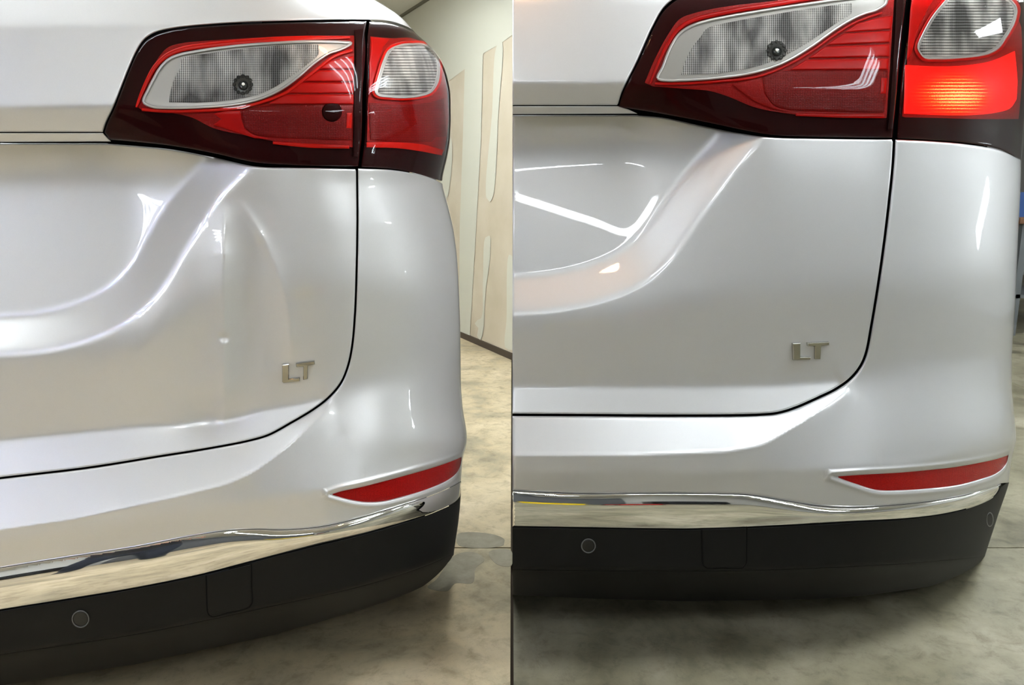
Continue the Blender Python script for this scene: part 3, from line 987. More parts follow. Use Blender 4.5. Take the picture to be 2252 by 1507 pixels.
# ================================================================== CAR A (left)
carA = empty('car', (-0.55, 1.65, 0), 'white SUV on the left, its tailgate dented and creased, beside bare drywall', 'car')
gapA = cr([(785, 371), (786, 480), (784, 600), (780, 700), (773, 770), (763, 812), (748, 845), (722, 875), (690, 900), (640, 930), (590, 957), (545, 970), (450, 988), (350, 1004), (200, 1028), (0, 1052), (-150, 1072)])
silA = [(620, -200), (740, -60), (800, -15), (825, 0), (872, 28), (897, 52), (912, 72), (950, 104), (970, 130), (982, 160), (991, 200), (992, 260), (990, 310), (983, 350), (972, 395),
        (974, 410), (985, 450), (997, 500), (1004, 550), (1008, 600), (1012, 700), (1014, 850), (1018, 900), (1026, 945), (1028, 970), (1024, 988), (1018, 1004), (1014, 1060), (1013, 1100), (1008, 1150), (998, 1215), (996, 1260), (996, 1600)]
curvesA = [
    [(-200, -200, .15), (1100, -200, .15)],
    [(-200, 60, .055), (1100, 60, .055)],
    [(-200, 240, .02), (230, 232, .02), (560, 240, .012), (780, 240, .022), (880, 250, .05), (1000, 250, .06)],
    [(-200, 291, .034), (230, 291, .034), (560, 330, .008), (780, 340, .018), (880, 350, .042), (1000, 360, .05)],
    [(-200, 312, .046), (245, 312, .046), (400, 335, .024), (550, 357, .010), (785, 371, .016), (880, 380, .038), (1000, 401, .046)],
    [(-200, 395, .066), (300, 395, .060), (400, 400, .038), (550, 430, .006), (785, 470, .009), (880, 480, .02), (1000, 500, .025)],
    [(-200, 800, .01), (300, 760, -.004), (500, 620, -.004), (785, 620, -.004), (1000, 630, -.004)],
    [(-200, 992, .018), (0, 968, .018), (300, 938, .018), (480, 932, .018), (520, 922, .017), (560, 905, .016), (700, 882, .012), (745, 862, .010), (860, 820, .012), (1000, 815, .012)],
    [(-200, 1078, -.012), (0, 1052, -.012), (350, 1004, -.012), (560, 967, -.008), (640, 930, -.002), (722, 880, .008), (750, 864, .010), (860, 830, .011), (1000, 825, .011)],
    [(-200, 1195, -.07), (0, 1165, -.07), (160, 1142, -.07), (380, 1095, -.068), (500, 1065, -.062), (560, 1038, -.056), (640, 978, -.040), (700, 918, -.015), (748, 868, .008), (860, 880, -.006), (1028, 900, -.012)],
    [(-200, 1225, -.07), (0, 1192, -.07), (400, 1126, -.068), (560, 1100, -.064), (720, 1078, -.060), (870, 1040, -.055), (1028, 985, -.045)],
    [(-200, 1285, -.056), (0, 1250, -.056), (300, 1208, -.056), (500, 1168, -.056), (620, 1165, -.054), (720, 1152, -.052), (870, 1113, -.05), (1012, 1063, -.045)],
    [(-200, 1378, -.053), (0, 1340, -.053), (300, 1292, -.053), (450, 1262, -.053), (600, 1222, -.052), (800, 1172, -.048), (1012, 1100, -.04)],
    [(-200, 1480, -.042), (0, 1440, -.042), (300, 1395, -.042), (600, 1333, -.042), (800, 1288, -.038), (980, 1227, -.03), (1010, 1216, -.03)],
    [(-200, 1545, .10), (0, 1512, .10), (300, 1465, .10), (600, 1400, .10), (740, 1357, .08), (850, 1322, .06), (930, 1288, .03), (1000, 1230, .0)],
    [(-200, 1640, .2), (1100, 1640, .2)],
]
def g2(X, Y, cx, cy, sx, sy, a): return a * np.exp(-((X - cx) / sx) ** 2 - ((Y - cy) / sy) ** 2)
dentsA = [
    lambda X, Y: g2(X, Y, 548, 640, 64, 200, .017),
    lambda X, Y: g2(X, Y, 440, 700, 50, 170, .005),
    lambda X, Y: -0.0125 * np.exp(-np.abs(X - 492) / 30.0) * np.clip((Y - 450) / 110, 0, 1) * np.clip((960 - Y) / 80, 0, 1),
    lambda X, Y: -0.0065 * np.exp(-np.abs(X - (640 - ((Y - 760) / 60.0) ** 2 * 4)) / 16.0) * np.clip((Y - 440) / 80, 0, 1) * np.clip((800 - Y) / 60, 0, 1),
    lambda X, Y: g2(X, Y, 492, 742, 9, 7, .008),
    lambda X, Y: g2(X, Y, 470, 905, 60, 34, .011),
    lambda X, Y: g2(X, Y, 610, 560, 26, 130, -.001),
]
bodyA = Body(-160, 1040, (1.32, 0.15, 0.03), 0.30, 330, silA, curvesA,
             ([(-200, 742), (0, 738), (100, 730), (190, 705), (270, 662), (325, 605), (370, 530), (410, 465), (455, 405), (505, 355), (560, 300)], 0.044, 42, 312), dentsA)

def build_wheel(car, x, y, r=0.36):
    hub = lathe('wheel', [(0.02, -.06), (0.2, -.06), (0.235, -.09), (0.25, -.1), (0.25, .1), (0.2, .09), (0.02, .09)], mat('grey_alloy', (0.4, 0.4, 0.42, 1), 0.3, 1.0), car, 40, 'X', (x, y, r))
    lathe('tyre', [(0.245, -.10), (0.29, -.12), (0.34, -.115), (0.358, -.09), (0.36, 0), (0.358, .09), (0.34, .115), (0.29, .12), (0.245, .10)],
          mat('tyre_rubber', (0.015, 0.015, 0.015, 1), 0.8), hub, 48, 'X', (x, y, r))

LX = -150
# dark structure
outA = [(LX, -150), (600, -150)] + [(x - 75, y) for x, y in silA if -60 <= y <= 1215] + [(920, 1222), (890, 1270), (845, 1305), (735, 1347), (600, 1388), (300, 1452), (0, 1500), (LX, 1522)]
closed_shell(bodyA, 'inner_structure', outA, M['void'], carA, 0.034, 0.58)
EX = 640    # how far the skin goes round the side of the car
def side(sil, ya, yb, e=EX):
    pts = [(x, y) for x, y in sil if min(ya, yb) < y < max(ya, yb)]
    s_y = [p[1] for p in sil]; s_x = [p[0] for p in sil]
    ys2 = np.linspace(ya, yb, 30)
    return [(float(np.interp(t, s_y, s_x)) + e, float(t)) for t in ys2]

# upper panel
lampA_out = cr([(226, 291), (232, 272), (248, 238), (300, 112), (318, 86), (342, 71), (380, 62), (480, 52), (620, 46), (800, 43), (860, 47), (906, 64), (930, 84)])
up = [(LX, 290), (LX, -150)] + [(x, y) for x, y in side(silA, -150, 70)] + lampA_out[::-1][:-1] + [(226, 290)]
panel(bodyA, 'ledge_strip', [(LX, 292.5), (226, 292.5), (234, 301), (244, 311), (LX, 313)], M['paint'], carA, off=0.003, step=7, roll=2.5, recess=False, skirt=0.02)
panel(bodyA, 'upper_tailgate', up, M['paint'], carA, step=8, roll=4, recess=False, skirt=0.02)
# lower tailgate
lo = [(LX, 315), (236, 315)] + cr([(236, 316), (300, 321), (380, 329), (470, 346), (560, 366), (640, 369), (700, 370), (781, 372)]) + shift(gapA, 2.2)[1:]
panel(bodyA, 'tailgate', lo, M['paint'], carA, step=5.5, roll=4, skirt=0.02)
# bumper skin: corner and lower
chromeTopA = cr([(LX, 1275), (0, 1250), (150, 1226), (300, 1203), (420, 1180), (500, 1168), (560, 1165), (620, 1166), (700, 1160), (780, 1143), (870, 1116), (950, 1090), (1000, 1068), (1013, 1060)])
lampA_bot = cr([(790, 371), (860, 374), (910, 382), (950, 393), (974, 405)])
bp = shift(gapA, -2.4)[::-1] + lampA_bot[1:] + side(silA, 408, 1060) + shift(chromeTopA, -1.0)[::-1]
refA_top = cr([(722, 1088), (745, 1080), (800, 1068), (880, 1047), (960, 1024), (1004, 1008), (1015, 1003)])
refA_bot = cr([(1015, 1003), (1014, 1018), (1006, 1040), (985, 1058), (940, 1078), (880, 1096), (840, 1105), (800, 1106), (760, 1099), (722, 1088)])
refA = refA_top + refA_bot[1:-1]
def lip(refpoly, body, depth=.010):
    R_ = np.asarray([(float(body.to_w(a, b)), b) for a, b in refpoly])
    def f(w, y):
        near = (w > R_[:, 0].min() - 25) & (w < R_[:, 0].max() + 25) & (y > R_[:, 1].min() - 25) & (y < R_[:, 1].max() + 25)
        o = np.zeros(len(w))
        if near.any():
            d = segdist(w[near], y[near], R_)
            ins = inside(w[near], y[near], [tuple(t) for t in R_])
            sd = np.where(ins, -d, d)
            o[near] = np.where(sd < 0, depth * np.clip(-sd / 5, 0, 1), 0) - 0.0036 * np.exp(-((sd - 7) / 4.5) ** 2)
        return o
    return f
panel(bodyA, 'bumper', bp, M['paint'], carA, step=5.5, roll=4, skirt=0.02, recess=False, ext=lip(refA, bodyA), fine=refA)
panel(bodyA, 'reflector', refA, M['reflector'], carA, off=0.0045, step=7, roll=2, skirt=0.006, recess=False)
# chrome
chromeBotA = cr([(LX, 1368), (0, 1342), (150, 1318), (300, 1293), (450, 1262), (520, 1244), (600, 1223), (700, 1198), (800, 1174), (900, 1145), (960, 1124), (1000, 1104), (1011, 1092), (1013, 1078)])
ch = chromeTopA + [(1014, 1066)] + chromeBotA[::-1]
def cylz(top, bot, amp, body=None):
    body = body or bodyA
    tx = np.array([p[0] for p in top]); ty = np.array([p[1] for p in top]); bx = np.array([p[0] for p in bot]); by = np.array([p[1] for p in bot])
    tx = body.to_w(tx, ty); bx = body.to_w(bx, by)
    def f(w, y):
        a = np.interp(w, tx, ty); b = np.interp(w, bx, by)
        t = np.clip((y - a) / np.maximum(4, b - a), 0, 1)
        return amp * (2 * t - 1) ** 2 - amp
    return f
panel(bodyA, 'chrome_strip', ch, M['chrome'], carA, off=0.0, step=5, roll=2.5, skirt=0.015, recess=False, ext=cylz(chromeTopA, chromeBotA, 0.010))
# black lower bumper
blkA_crease = cr([(LX, 1464), (0, 1440), (300, 1395), (600, 1333), (800, 1288), (940, 1243), (1000, 1216)])
bk = [(LX, 1369)] + shift(chromeBotA, 1.6)[1:-3] + [(1014, 1090), (1015, 1058), (1018, 1056)] + side(silA, 1058, 1214, 300) + blkA_crease[::-1]
coverA = cr([(454, 1264), (503, 1252), (552, 1240)], 6) + cr([(553, 1240), (554, 1290), (555, 1325), (550, 1335), (538, 1341), (500, 1349), (466, 1357), (458, 1352), (455, 1335), (454, 1300), (453, 1266)], 6)
panel(bodyA, 'lower_bumper', bk, M['black'], carA, step=9, roll=3, skirt=0.02, recess=False)
vb = blkA_crease + [(998, 1219), (995, 1224)] + [(985, 1238), (930, 1290), (850, 1324), (740, 1357), (600, 1397), (300, 1461), (0, 1509), (LX, 1532)]
panel(bodyA, 'bumper_underside', vb, M['black'], carA, step=9, roll=2, skirt=0.35, recess=False)
panel(bodyA, 'tow_cover', coverA, M['black'], carA, off=-0.0015, step=9, roll=4, skirt=0.004, recess=False)
ribbon(bodyA, 'cover_seam', coverA[8:], 2.2, M['void'], carA, -0.0008, bulge=.0003)
for c_, r_ in (((177, 1362), 17),):
    s_ = disc(bodyA, 'parking_sensor', c_, r_, M['black_gloss'], carA, -0.001, dome=.001)
    ring(bodyA, 'sensor_ring', c_, r_ + 1, 2.0, mat('grey_edge', (0.09, 0.09, 0.09, 1), 0.4), s_, -0.0015)
letter(bodyA, 'badge_letter', [(621, 801), (636, 799), (636, 832), (660, 829), (660, 837), (624, 841), (621, 838)], M['badge'], carA)
letter(bodyA, 'badge_letter', [(651, 798), (692, 792), (693, 800), (678, 803), (677, 832), (667, 834), (667, 805), (652, 806)], M['badge'], carA)

# ------------------------------------------------------------------ lamps, shared recipe
def lamp(body, car, outline, rim_in, tip, clear, ribs_poly, ribm, bars, extras, bulb, off=0.0, name='tail_lamp'):
    """outline: lens edge; clear: window outline; everything else sits behind the clear lens"""
    root = panel(body, name, outline, M['maroon'], car, off=off + 0.012, step=10, roll=0, skirt=0.03, recess=False)
    K = dict(recess=False)
    panel(body, 'red_body', rim_in, M['red_mid'], root, off=off + 0.009, step=8, skirt=0.004, **K)
    for nm_, poly, mm, oo in extras:
        panel(body, nm_, poly, mm, root, off=off + oo, step=7, roll=1.5, skirt=0.004, **K)
    for b_ in bars:
        panel(body, 'red_bar', b_, M['red'], root, off=off + 0.0045, step=8, roll=3.5, skirt=0.005, **K)
    if clear:
        panel(body, 'clear_window', clear, M['pale'], root, off=off + 0.0035, step=8, skirt=0.004, **K)
        panel(body, 'ribbed_reflector', ribs_poly, ribm, root, off=off + 0.0025, step=7, skirt=0.003, **K)
    if bulb:
        disc(body, 'bulb_socket', bulb, 21, M['socket'], root, off + 0.0015, dome=.001)
        for k in range(12):
            a = k * math.pi / 6
            disc(body, 'socket_tooth', (bulb[0] + 19 * math.cos(a), bulb[1] + 19 * math.sin(a)), 4.2, M['socket'], root, off + 0.001, seg=8, dome=.0012)
        disc(body, 'bulb', (bulb[0] + 1, bulb[1] + 2), 11, M['bulb'], root, off + 0.0005, dome=.005)
        disc(body, 'bulb_tip', (bulb[0] + 1, bulb[1] - 1), 3.5, M['bezel'], root, off - 0.0042, seg=12, dome=.001)
    lens = panel(body, 'outer_lens', outline, M['lens'], root, off=off - 0.0035, step=7, roll=6, skirt=0.0, **K)
    return root

# inner lamp A
oA = cr([(230, 291), (236, 272), (252, 238), (303, 114), (321, 90), (345, 76), (382, 66), (480, 56), (620, 50), (806, 47)]) + cr([(806, 48), (800, 85), (797, 200), (795, 300), (788, 364)]) + \
     cr([(788, 366), (700, 365), (620, 362), (560, 357), (470, 337), (380, 321), (300, 312), (240, 307)]) 
rimA = cr([(298, 232), (310, 200), (335, 150), (352, 122), (370, 104), (400, 95), (480, 88), (620, 80), (778, 78)]) + cr([(779, 80), (778, 200), (776, 322)]) + \
       cr([(776, 324), (680, 318), (600, 310), (540, 298), (470, 282), (420, 258), (360, 246), (312, 242)])
clA = cr([(316, 224), (322, 206), (336, 178), (352, 150), (368, 133), (390, 122), (440, 112), (520, 101), (600, 95), (690, 91), (772, 93)]) + \
      cr([(772, 95), (755, 106), (730, 114), (706, 128), (680, 148), (650, 174), (615, 198), (575, 216), (520, 229), (450, 235), (370, 237), (322, 234)])
rbA = cr([(372, 225), (374, 205), (384, 172), (396, 150), (400, 130), (470, 116), (560, 105), (650, 98), (700, 98)]) + cr([(701, 100), (700, 120), (680, 138), (640, 168), (600, 194), (560, 210), (500, 221), (430, 226)])
barsA = [
    [(706, 146), (726, 134), (750, 128), (778, 123), (778, 151), (704, 152)],
    [(702, 155), (778, 154), (778, 179), (664, 179), (680, 168)],
    [(660, 182), (778, 182), (778, 205), (630, 205), (646, 194)],
    [(626, 208), (778, 208), (778, 229), (588, 229), (600, 222)],
]
exA = [
    ('dark_chamber', cr([(532, 240), (600, 231), (680, 230), (777, 230)]) + cr([(777, 231), (777, 250), (774, 308)]) + cr([(774, 309), (680, 306), (600, 302), (560, 296), (540, 282), (533, 262)]), M['red_dark'], 0.007),
    ('red_flare', [(470, 250), (500, 243), (528, 243), (531, 262), (538, 284), (560, 298), (596, 306), (560, 304), (510, 288), (468, 275), (486, 262)], M['red'], 0.005),
    ('red_strip', cr([(600, 311), (680, 316), (768, 320)]) + cr([(768, 327), (680, 325), (600, 317)]), M['red_lit'], 0.005),
    ('red_marker', [(763, 248), (774, 248), (773, 282), (762, 282)], M['red_lit'], 0.005),
    ('dark_stile', [(779, 66), (800, 62), (796, 200), (788, 345), (777, 345), (779, 200)], M['maroon'], 0.004),
]
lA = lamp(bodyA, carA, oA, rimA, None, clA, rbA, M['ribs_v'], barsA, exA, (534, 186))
ribbon(bodyA, 'silver_bezel', clA[::5], 6.5, M['bezel'], lA, 0.001, close=True, bulge=.002)
ribbon(bodyA, 'red_ring', [(300, 236), (312, 203), (337, 152), (352, 134), (370, 120), (400, 108), (470, 98), (560, 90), (660, 84), (770, 82)], lambda t: 5 + 7 * math.sin(math.pi * t) ** .6, M['red_lit'], lA, 0.0045)
ribbon(bodyA, 'red_ring', [(312, 241), (370, 245), (450, 243), (530, 236), (590, 220), (630, 203), (664, 178), (700, 150), (735, 124), (775, 110)], 7, M['red_lit'], lA, 0.0045)
disc(bodyA, 'socket', (730, 246), 22, M['maroon'], lA, 0.006, dome=.002)
# outer lamp A
oA2 = cr([(812, 48), (860, 52), (908, 69), (925, 78)]) + side(silA, 84, 392, 200) + [(973, 397)] + cr([(970, 398), (945, 390), (905, 379), (860, 371), (795, 367)]) + cr([(795, 364), (803, 300), (806, 200), (808, 90), (812, 52)])
rim2 = cr([(814, 80), (860, 84), (905, 84), (938, 98), (962, 124)]) + cr([(978, 165), (984, 210), (986, 270), (978, 330)]) + cr([(974, 338), (930, 328), (880, 318), (808, 312)]) + cr([(807, 310), (810, 200), (814, 84)])
cl2 = closed([(823, 205), (826, 185), (836, 150), (846, 122), (857, 106), (875, 98), (905, 94), (932, 95), (950, 101), (962, 116), (969, 140), (968, 165), (962, 190), (950, 204), (930, 212), (890, 217), (850, 215), (830, 212)])
rb2 = closed([(832, 203), (836, 180), (846, 148), (856, 120), (868, 106), (890, 101), (925, 100), (945, 106), (956, 122), (961, 145), (958, 172), (950, 194), (930, 205), (890, 210), (850, 208), (836, 206)])
ex2 = [
    ('dark_chamber', cr([(812, 226), (880, 230), (940, 226), (976, 216)]) + [(982, 300)] + cr([(958, 302), (950, 312), (930, 312), (870, 312), (815, 308)]), M['red_dark'], 0.006),
    ('red_strip', cr([(806, 313), (870, 313), (930, 318), (975, 330)]) + cr([(972, 342), (920, 332), (870, 326), (806, 324)]), M['red_lit'], 0.005),
    ('red_panel', [(816, 82), (856, 86), (842, 104), (830, 140), (818, 190), (812, 214), (812, 140)], M['red'], 0.005),
]
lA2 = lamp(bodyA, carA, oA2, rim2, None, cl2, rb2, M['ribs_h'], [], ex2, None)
panel(bodyA, 'quarter_panel', side(silA, 74, 404, 206) + side(silA, 404, 74, EX), M['paint'], carA, step=14, roll=3, recess=False, skirt=0.02)
ribbon(bodyA, 'red_ring', cl2[::6], 9, M['red_lit'], lA2, 0.0042, close=True)
ribbon(bodyA, 'silver_bezel', [(c_[0] * .96 + 898 * .04, c_[1] * .96 + 156 * .04) for c_ in cl2[::6]], 4, M['bezel'], lA2, 0.002, close=True)
build_wheel(carA, -0.42, 2.30)

# ================================================================== CAR B (right)
carB = empty('car', (0.6, 1.65, 0), 'white SUV on the right with smooth repaired tailgate and glowing red tail lamp', 'car')
RX = 1127.0
gapB = cr([(1966, 307), (1963, 360), (1955, 440), (1943, 540), (1930, 630), (1916, 715), (1903, 780), (1890, 808), (1868, 834), (1835, 857), (1800, 874), (1750, 896), (1710, 908), (1670, 912), (1500, 914), (1300, 913), (RX, 912)])
silB = [(2160, -200), (2235, -60), (2252, 0), (2257, 80), (2257, 160), (2253, 250), (2247, 310), (2245, 345), (2246, 380), (2243, 450), (2239, 523), (2236, 600), (2233, 672), (2228, 740), (2226, 779), (2226, 858), (2229, 890), (2233, 927), (2236, 965), (2233, 984), (2228, 1000), (2222, 1034), (2219, 1064), (2212, 1085), (2196, 1130), (2180, 1180), (2165, 1225), (2160, 1260), (2160, 1640)]
curvesB = [
    [(1000, -200, .12), (2300, -200, .12)],
    [(1000, 0, .050), (2300, 0, .050)],
    [(1000, 184, .015), (1370, 182, .015), (1700, 190, .014), (1960, 200, .026), (2080, 210, .055), (2250, 210, .065)],
    [(1000, 233, .034), (1370, 233, .034), (1690, 270, .010), (1960, 280, .022), (2080, 290, .048), (2250, 300, .058)],
    [(1000, 250, .046), (1400, 250, .046), (1550, 275, .024), (1690, 299, .012), (1960, 306, .020), (2080, 312, .045), (2250, 345, .053)],
    [(1000, 335, .068), (1400, 330, .066), (1550, 340, .03), (1690, 360, .006), (1960, 400, .012), (2080, 420, .028), (2250, 440, .034)],
    [(1000, 715, .006), (1300, 700, 0), (1500, 660, -.004), (1700, 640, -.004), (1960, 620, -.004), (2250, 590, -.004)],
    [(1000, 850, .016), (1500, 850, .016), (1700, 847, .016), (1850, 838, .014), (1890, 826, .012), (2000, 800, .014), (2250, 790, .014)],
    [(1000, 912, -.012), (1500, 914, -.012), (1670, 912, -.012), (1750, 898, -.008), (1820, 868, .002), (1880, 838, .010), (2000, 815, .013), (2250, 800, .013)],
    [(1000, 1002, -.07), (1400, 1003, -.07), (1600, 995, -.066), (1680, 980, -.060), (1750, 938, -.044), (1830, 884, -.018), (1885, 842, .008), (2000, 860, .002), (2236, 880, -.008)],
    [(1000, 1038, -.07), (1500, 1040, -.07), (1830, 1034, -.062), (2000, 1020, -.056), (2236, 970, -.048)],
    [(1000, 1080, -.056), (1300, 1087, -.056), (1600, 1088, -.056), (1680, 1092, -.056), (1800, 1114, -.054), (1900, 1114, -.052), (2050, 1102, -.05), (2215, 1068, -.045)],
    [(1000, 1158, -.053), (1540, 1163, -.053), (1800, 1152, -.052), (2000, 1140, -.05), (2150, 1112, -.046), (2215, 1078, -.04)],
    [(1000, 1252, -.042), (1540, 1256, -.042), (1700, 1254, -.042), (2000, 1240, -.038), (2165, 1224, -.03)],
    [(1000, 1312, .10), (1500, 1322, .10), (1780, 1318, .10), (1900, 1310, .08), (2050, 1288, .06), (2140, 1252, .03), (2170, 1230, .0)],
    [(1000, 1640, .2), (2300, 1640, .2)],
]
bodyB = Body(1120, 2270, (1.66, 0.02, 0.05), 0.30, 360, silB, curvesB,
             ([(1000, 655), (RX, 650), (1220, 642), (1310, 622), (1390, 588), (1440, 545), (1490, 475), (1540, 405), (1590, 340), (1630, 295), (1680, 240)], 0.044, 40, 250), gapx=(1830, 1940))
outB = [(RX + .5, -150), (2100, -150)] + [(x - 75, y) for x, y in silB if -60 <= y <= 1220] + [(2080, 1232), (2070, 1244), (2000, 1280), (1895, 1301), (1780, 1309), (1500, 1313), (1300, 1307), (RX + .5, 1300)]
closed_shell(bodyB, 'inner_structure', outB, M['void'], carB, 0.034, 0.58)
end_panel(bodyB, carB, RX - 0.2, -150, 1300, M['endp'])  # added panel, white to bounce light onto the left car's corner
lampB_out = cr([(1358, 233), (1366, 206), (1378, 180), (1400, 136), (1438, 52), (1462, 14), (1496, -10), (1560, -26), (1700, -42), (2000, -55), (2120, -45), (2210, -20), (2240, 5)])
up = [(RX, 231), (RX, -150)] + side(silB, -150, 5) + lampB_out[::-1][:-1] + [(1357, 231)]
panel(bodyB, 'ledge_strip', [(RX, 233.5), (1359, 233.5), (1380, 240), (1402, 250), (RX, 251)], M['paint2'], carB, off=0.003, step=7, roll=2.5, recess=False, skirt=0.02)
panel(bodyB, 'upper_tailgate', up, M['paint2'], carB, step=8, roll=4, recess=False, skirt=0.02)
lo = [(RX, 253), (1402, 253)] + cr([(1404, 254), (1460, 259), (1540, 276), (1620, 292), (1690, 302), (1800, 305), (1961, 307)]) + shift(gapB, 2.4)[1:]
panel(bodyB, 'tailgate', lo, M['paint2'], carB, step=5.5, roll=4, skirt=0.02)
chromeTopB = cr([(RX, 1080), (1200, 1084), (1300, 1087), (1450, 1086), (1580, 1087), (1650, 1090), (1720, 1101), (1800, 1114), (1860, 1117), (1950, 1113), (2050, 1103), (2130, 1088), (2190, 1070), (2202, 1064)])
lampB_bot = cr([(1972, 307), (2050, 311), (2130, 318), (2200, 331), (2247, 353)])
bp = shift(gapB, -3.2)[::-1] + lampB_bot[1:] + side(silB, 356, 1060) + [(2210, 1062)] + shift(chromeTopB, -1.0)[::-1]
refB_top = cr([(1828, 1047), (1900, 1042), (1972, 1038), (2040, 1032), (2108, 1024), (2190, 1008), (2218, 999)])
refB_bot = cr([(2218, 999), (2216, 1012), (2209, 1028), (2190, 1044), (2150, 1058), (2108, 1069), (2040, 1077), (1972, 1081), (1928, 1080), (1880, 1066), (1828, 1047)])
refB = refB_top + refB_bot[1:-1]
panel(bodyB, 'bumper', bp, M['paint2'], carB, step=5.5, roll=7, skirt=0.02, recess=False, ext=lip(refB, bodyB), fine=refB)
panel(bodyB, 'reflector', refB, M['reflector'], carB, off=0.0045, step=7, roll=2, skirt=0.006, recess=False)
chromeBotB = cr([(RX, 1158), (1300, 1161), (1540, 1163), (1700, 1157), (1850, 1149), (2000, 1140), (2090, 1127), (2150, 1110), (2185, 1092), (2196, 1078), (2198, 1070)])
ch = chromeTopB + chromeBotB[::-1]
panel(bodyB, 'chrome_strip', ch, M['chrome'], carB, off=0.0, step=5, roll=2.5, skirt=0.015, recess=False, ext=cylz(chromeTopB, chromeBotB, 0.010, bodyB))
blkB_crease = cr([(RX, 1253), (1400, 1256), (1640, 1255), (1850, 1247), (2000, 1239), (2100, 1230), (2166, 1223)])
bk = [(RX, 1160)] + shift(chromeBotB, 1.6)[1:-2] + [(2200, 1072), (2212, 1064), (2222, 1060)] + side(silB, 1064, 1221, 300) + blkB_crease[::-1]
panel(bodyB, 'lower_bumper', bk, M['black'], carB, step=9, roll=3, skirt=0.02, recess=False)
vb = blkB_crease + [(2164, 1226), (2162, 1229)] + [(2152, 1240), (2130, 1254), (2045, 1290), (1895, 1311), (1780, 1319), (1500, 1323), (1300, 1317), (RX, 1309)]
panel(bodyB, 'bumper_underside', vb, M['black'], carB, step=9, roll=2, skirt=0.35, recess=False)
coverB = cr([(1544, 1164), (1642, 1161)], 6) + cr([(1643, 1162), (1642, 1210), (1641, 1240), (1634, 1249), (1590, 1250), (1554, 1250), (1546, 1243), (1544, 1210), (1543, 1166)], 6)
panel(bodyB, 'tow_cover', coverB, M['black'], carB, off=-0.0015, step=9, roll=4, skirt=0.004, recess=False)
ribbon(bodyB, 'cover_seam', coverB[16:], 2.2, M['void'], carB, -0.0008, bulge=.0003)
ge = mat('grey_edge', (0.09, 0.09, 0.09, 1), 0.4)
s_ = disc(bodyB, 'parking_sensor', (1294, 1201), 14, M['black_gloss'], carB, -0.001, dome=.001)
ring(bodyB, 'sensor_ring', (1294, 1201), 15, 1.8, ge, s_, -0.0015)
s_ = disc(bodyB, 'parking_sensor', (2177, 1143), 7, M['black'], carB, -0.001, dome=.001, ry=14)
ring(bodyB, 'sensor_ring', (2177, 1143), 7, 1.5, ge, s_, -0.0015, ry=15)
letter(bodyB, 'badge_letter', [(1741, 754), (1758, 753), (1758, 784), (1781, 784), (1780, 790), (1742, 791)], M['badge'], carB)
letter(bodyB, 'badge_letter', [(1773, 753), (1821, 751), (1821, 758), (1804, 760), (1802, 789), (1790, 789), (1790, 761), (1774, 760)], M['badge'], carB)

# inner lamp B
oB = cr([(1362, 233), (1370, 206), (1382, 180), (1404, 138), (1442, 54), (1466, 18), (1499, -5), (1562, -21), (1700, -37), (1998, -50)]) + cr([(1998, -48), (1990, 20), (1980, 100), (1972, 200), (1963, 300)]) + \
     cr([(1962, 303), (1800, 301), (1700, 297), (1640, 287), (1550, 268), (1460, 251), (1400, 241), (1366, 236)])
rimB = cr([(1418, 182), (1440, 130), (1470, 75), (1495, 42), (1530, 28), (1600, 14), (1700, 2), (1800, -14), (1968, -32)]) + cr([(1968, -30), (1960, 100), (1950, 258)]) + \
       cr([(1948, 260), (1800, 256), (1720, 248), (1660, 236), (1600, 212), (1560, 200), (1500, 195), (1436, 190)])
clB = cr([(1447, 172), (1460, 142), (1474, 106), (1497, 72), (1519, 58), (1551, 47), (1604, 36), (1699, 20), (1780, 8), (1870, -4), (1956, -10)]) + \
      cr([(1956, -2), (1945, 10), (1933, 19), (1900, 30), (1877, 40), (1837, 64), (1784, 102), (1730, 134), (1690, 150), (1650, 161), (1577, 171), (1500, 176), (1450, 177)])
rbB = cr([(1498, 165), (1505, 140), (1520, 108), (1540, 82), (1556, 62), (1620, 46), (1700, 32), (1780, 19), (1871, 6)]) + cr([(1873, 8), (1872, 30), (1850, 44), (1800, 78), (1750, 110), (1700, 134), (1650, 150), (1580, 162)])
barsB = [
    [(1858, 70), (1885, 52), (1920, 42), (1963, 34), (1960, 64), (1862, 71)],
    [(1856, 74), (1960, 68), (1957, 93), (1818, 99), (1836, 86)],
    [(1814, 103), (1957, 98), (1955, 124), (1778, 128), (1796, 116)],
    [(1772, 132), (1955, 129), (1953, 153), (1736, 154), (1754, 144)],
]
exB = [
    ('dark_chamber', cr([(1676, 168), (1720, 157), (1800, 156), (1953, 156)]) + cr([(1953, 157), (1949, 210), (1944, 247)]) + cr([(1942, 248), (1800, 245), (1730, 241), (1700, 230), (1682, 205)]), M['red_dark'], 0.007),
    ('red_flare', [(1610, 186), (1650, 176), (1672, 172), (1680, 205), (1700, 234), (1730, 245), (1700, 240), (1660, 224), (1630, 202)], M['red_mid'], 0.005),
    ('red_strip', cr([(1750, 249), (1850, 251), (1945, 251)]) + cr([(1945, 260), (1850, 259), (1750, 255)]), M['red'], 0.005),
    ('red_marker', [(1938, 172), (1951, 172), (1948, 206), (1936, 206)], M['red'], 0.005),
    ('dark_stile', [(1972, -30), (1990, -34), (1983, 80), (1972, 200), (1964, 285), (1953, 285), (1960, 200), (1968, 80)], M['maroon'], 0.004),
]
lB = lamp(bodyB, carB, oB, rimB, None, clB, rbB, M['ribs_v'], barsB, exB, (1708, 111))
ribbon(bodyB, 'silver_bezel', clB[::5], 6.5, M['bezel'], lB, 0.001, close=True, bulge=.002)
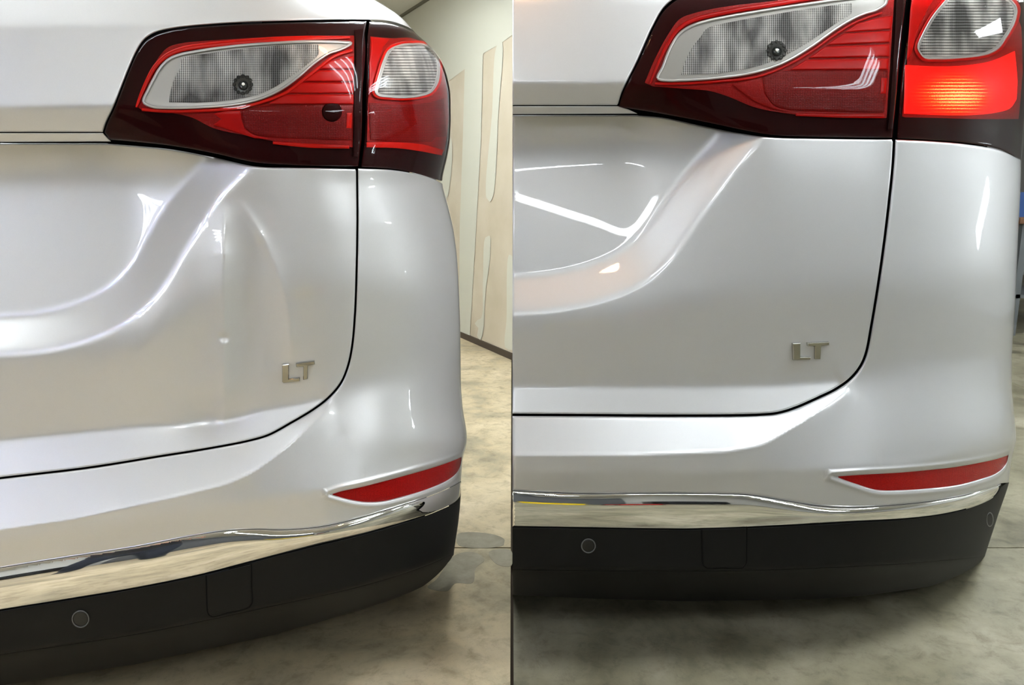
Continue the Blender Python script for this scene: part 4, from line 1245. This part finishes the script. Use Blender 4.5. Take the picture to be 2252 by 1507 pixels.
ribbon(bodyB, 'red_ring', [(1430, 184), (1448, 140), (1468, 98), (1490, 66), (1520, 46), (1600, 26), (1700, 10), (1800, -6), (1950, -22)], lambda t: 4 + 6 * math.sin(math.pi * t) ** .6, M['red'], lB, 0.0045)
ribbon(bodyB, 'red_ring', [(1440, 184), (1500, 184), (1580, 179), (1660, 170), (1720, 149), (1780, 116), (1836, 77), (1880, 50), (1940, 28)], 6, M['red'], lB, 0.0045)
# outer lamp B
oB2 = [(2008, -50), (2110, -42), (2200, -18), (2238, 0)] + side(silB, 4, 344, 200) + [(2246, 350)] + cr([(2243, 350), (2200, 329), (2130, 315), (2050, 308), (1974, 304)]) + cr([(1973, 300), (1985, 150), (1995, 80), (2002, 0), (2007, -45)])
rim2 = [(2010, -36), (2100, -30), (2190, -8), (2225, 10), (2246, 60), (2249, 160), (2240, 262)] + cr([(2236, 262), (2150, 262), (2070, 260), (1990, 258)]) + cr([(1984, 256), (1994, 150), (2004, 0), (2009, -30)])
cl2 = closed([(2015, 100), (2022, 84), (2036, 56), (2054, 28), (2078, 0), (2096, -18), (2140, -26), (2200, -14), (2234, 4), (2241, 24), (2232, 55), (2214, 86), (2196, 110), (2170, 122), (2110, 130), (2060, 132), (2026, 128), (2016, 116)])
rb2 = closed([(2023, 104), (2030, 86), (2044, 60), (2060, 34), (2082, 8), (2098, -10), (2140, -17), (2196, -6), (2224, 10), (2230, 26), (2222, 54), (2206, 80), (2188, 103), (2166, 114), (2110, 122), (2060, 124), (2030, 121), (2023, 114)])
ex2 = [
    ('lit_chamber', cr([(1990, 143), (2060, 146), (2120, 144), (2180, 134), (2232, 112)]) + [(2238, 180)] + cr([(2236, 218), (2222, 238), (2190, 248), (2140, 253), (2060, 253), (1988, 250)]), M['lit'], 0.004),
    ('red_panel', [(2012, -30), (2066, -22), (2040, 20), (2018, 66), (2004, 120), (1994, 132), (2002, 20)], M['red'], 0.005),
]
lB2 = lamp(bodyB, carB, oB2, rim2, None, cl2, rb2, M['ribs_h'], [], ex2, None)
lB2['label'] = 'outer tail lamp with its red chamber lit'
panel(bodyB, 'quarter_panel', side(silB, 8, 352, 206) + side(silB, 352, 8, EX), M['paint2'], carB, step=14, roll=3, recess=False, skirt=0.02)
ribbon(bodyB, 'red_ring', cl2[::6], 8, M['red'], lB2, 0.0042, close=True)
ribbon(bodyB, 'silver_bezel', [(c_[0] * .96 + 2128 * .04, c_[1] * .96 + 56 * .04) for c_ in cl2[::6]], 4, M['bezel'], lB2, 0.002, close=True)
build_wheel(carB, 1.10, 2.55)
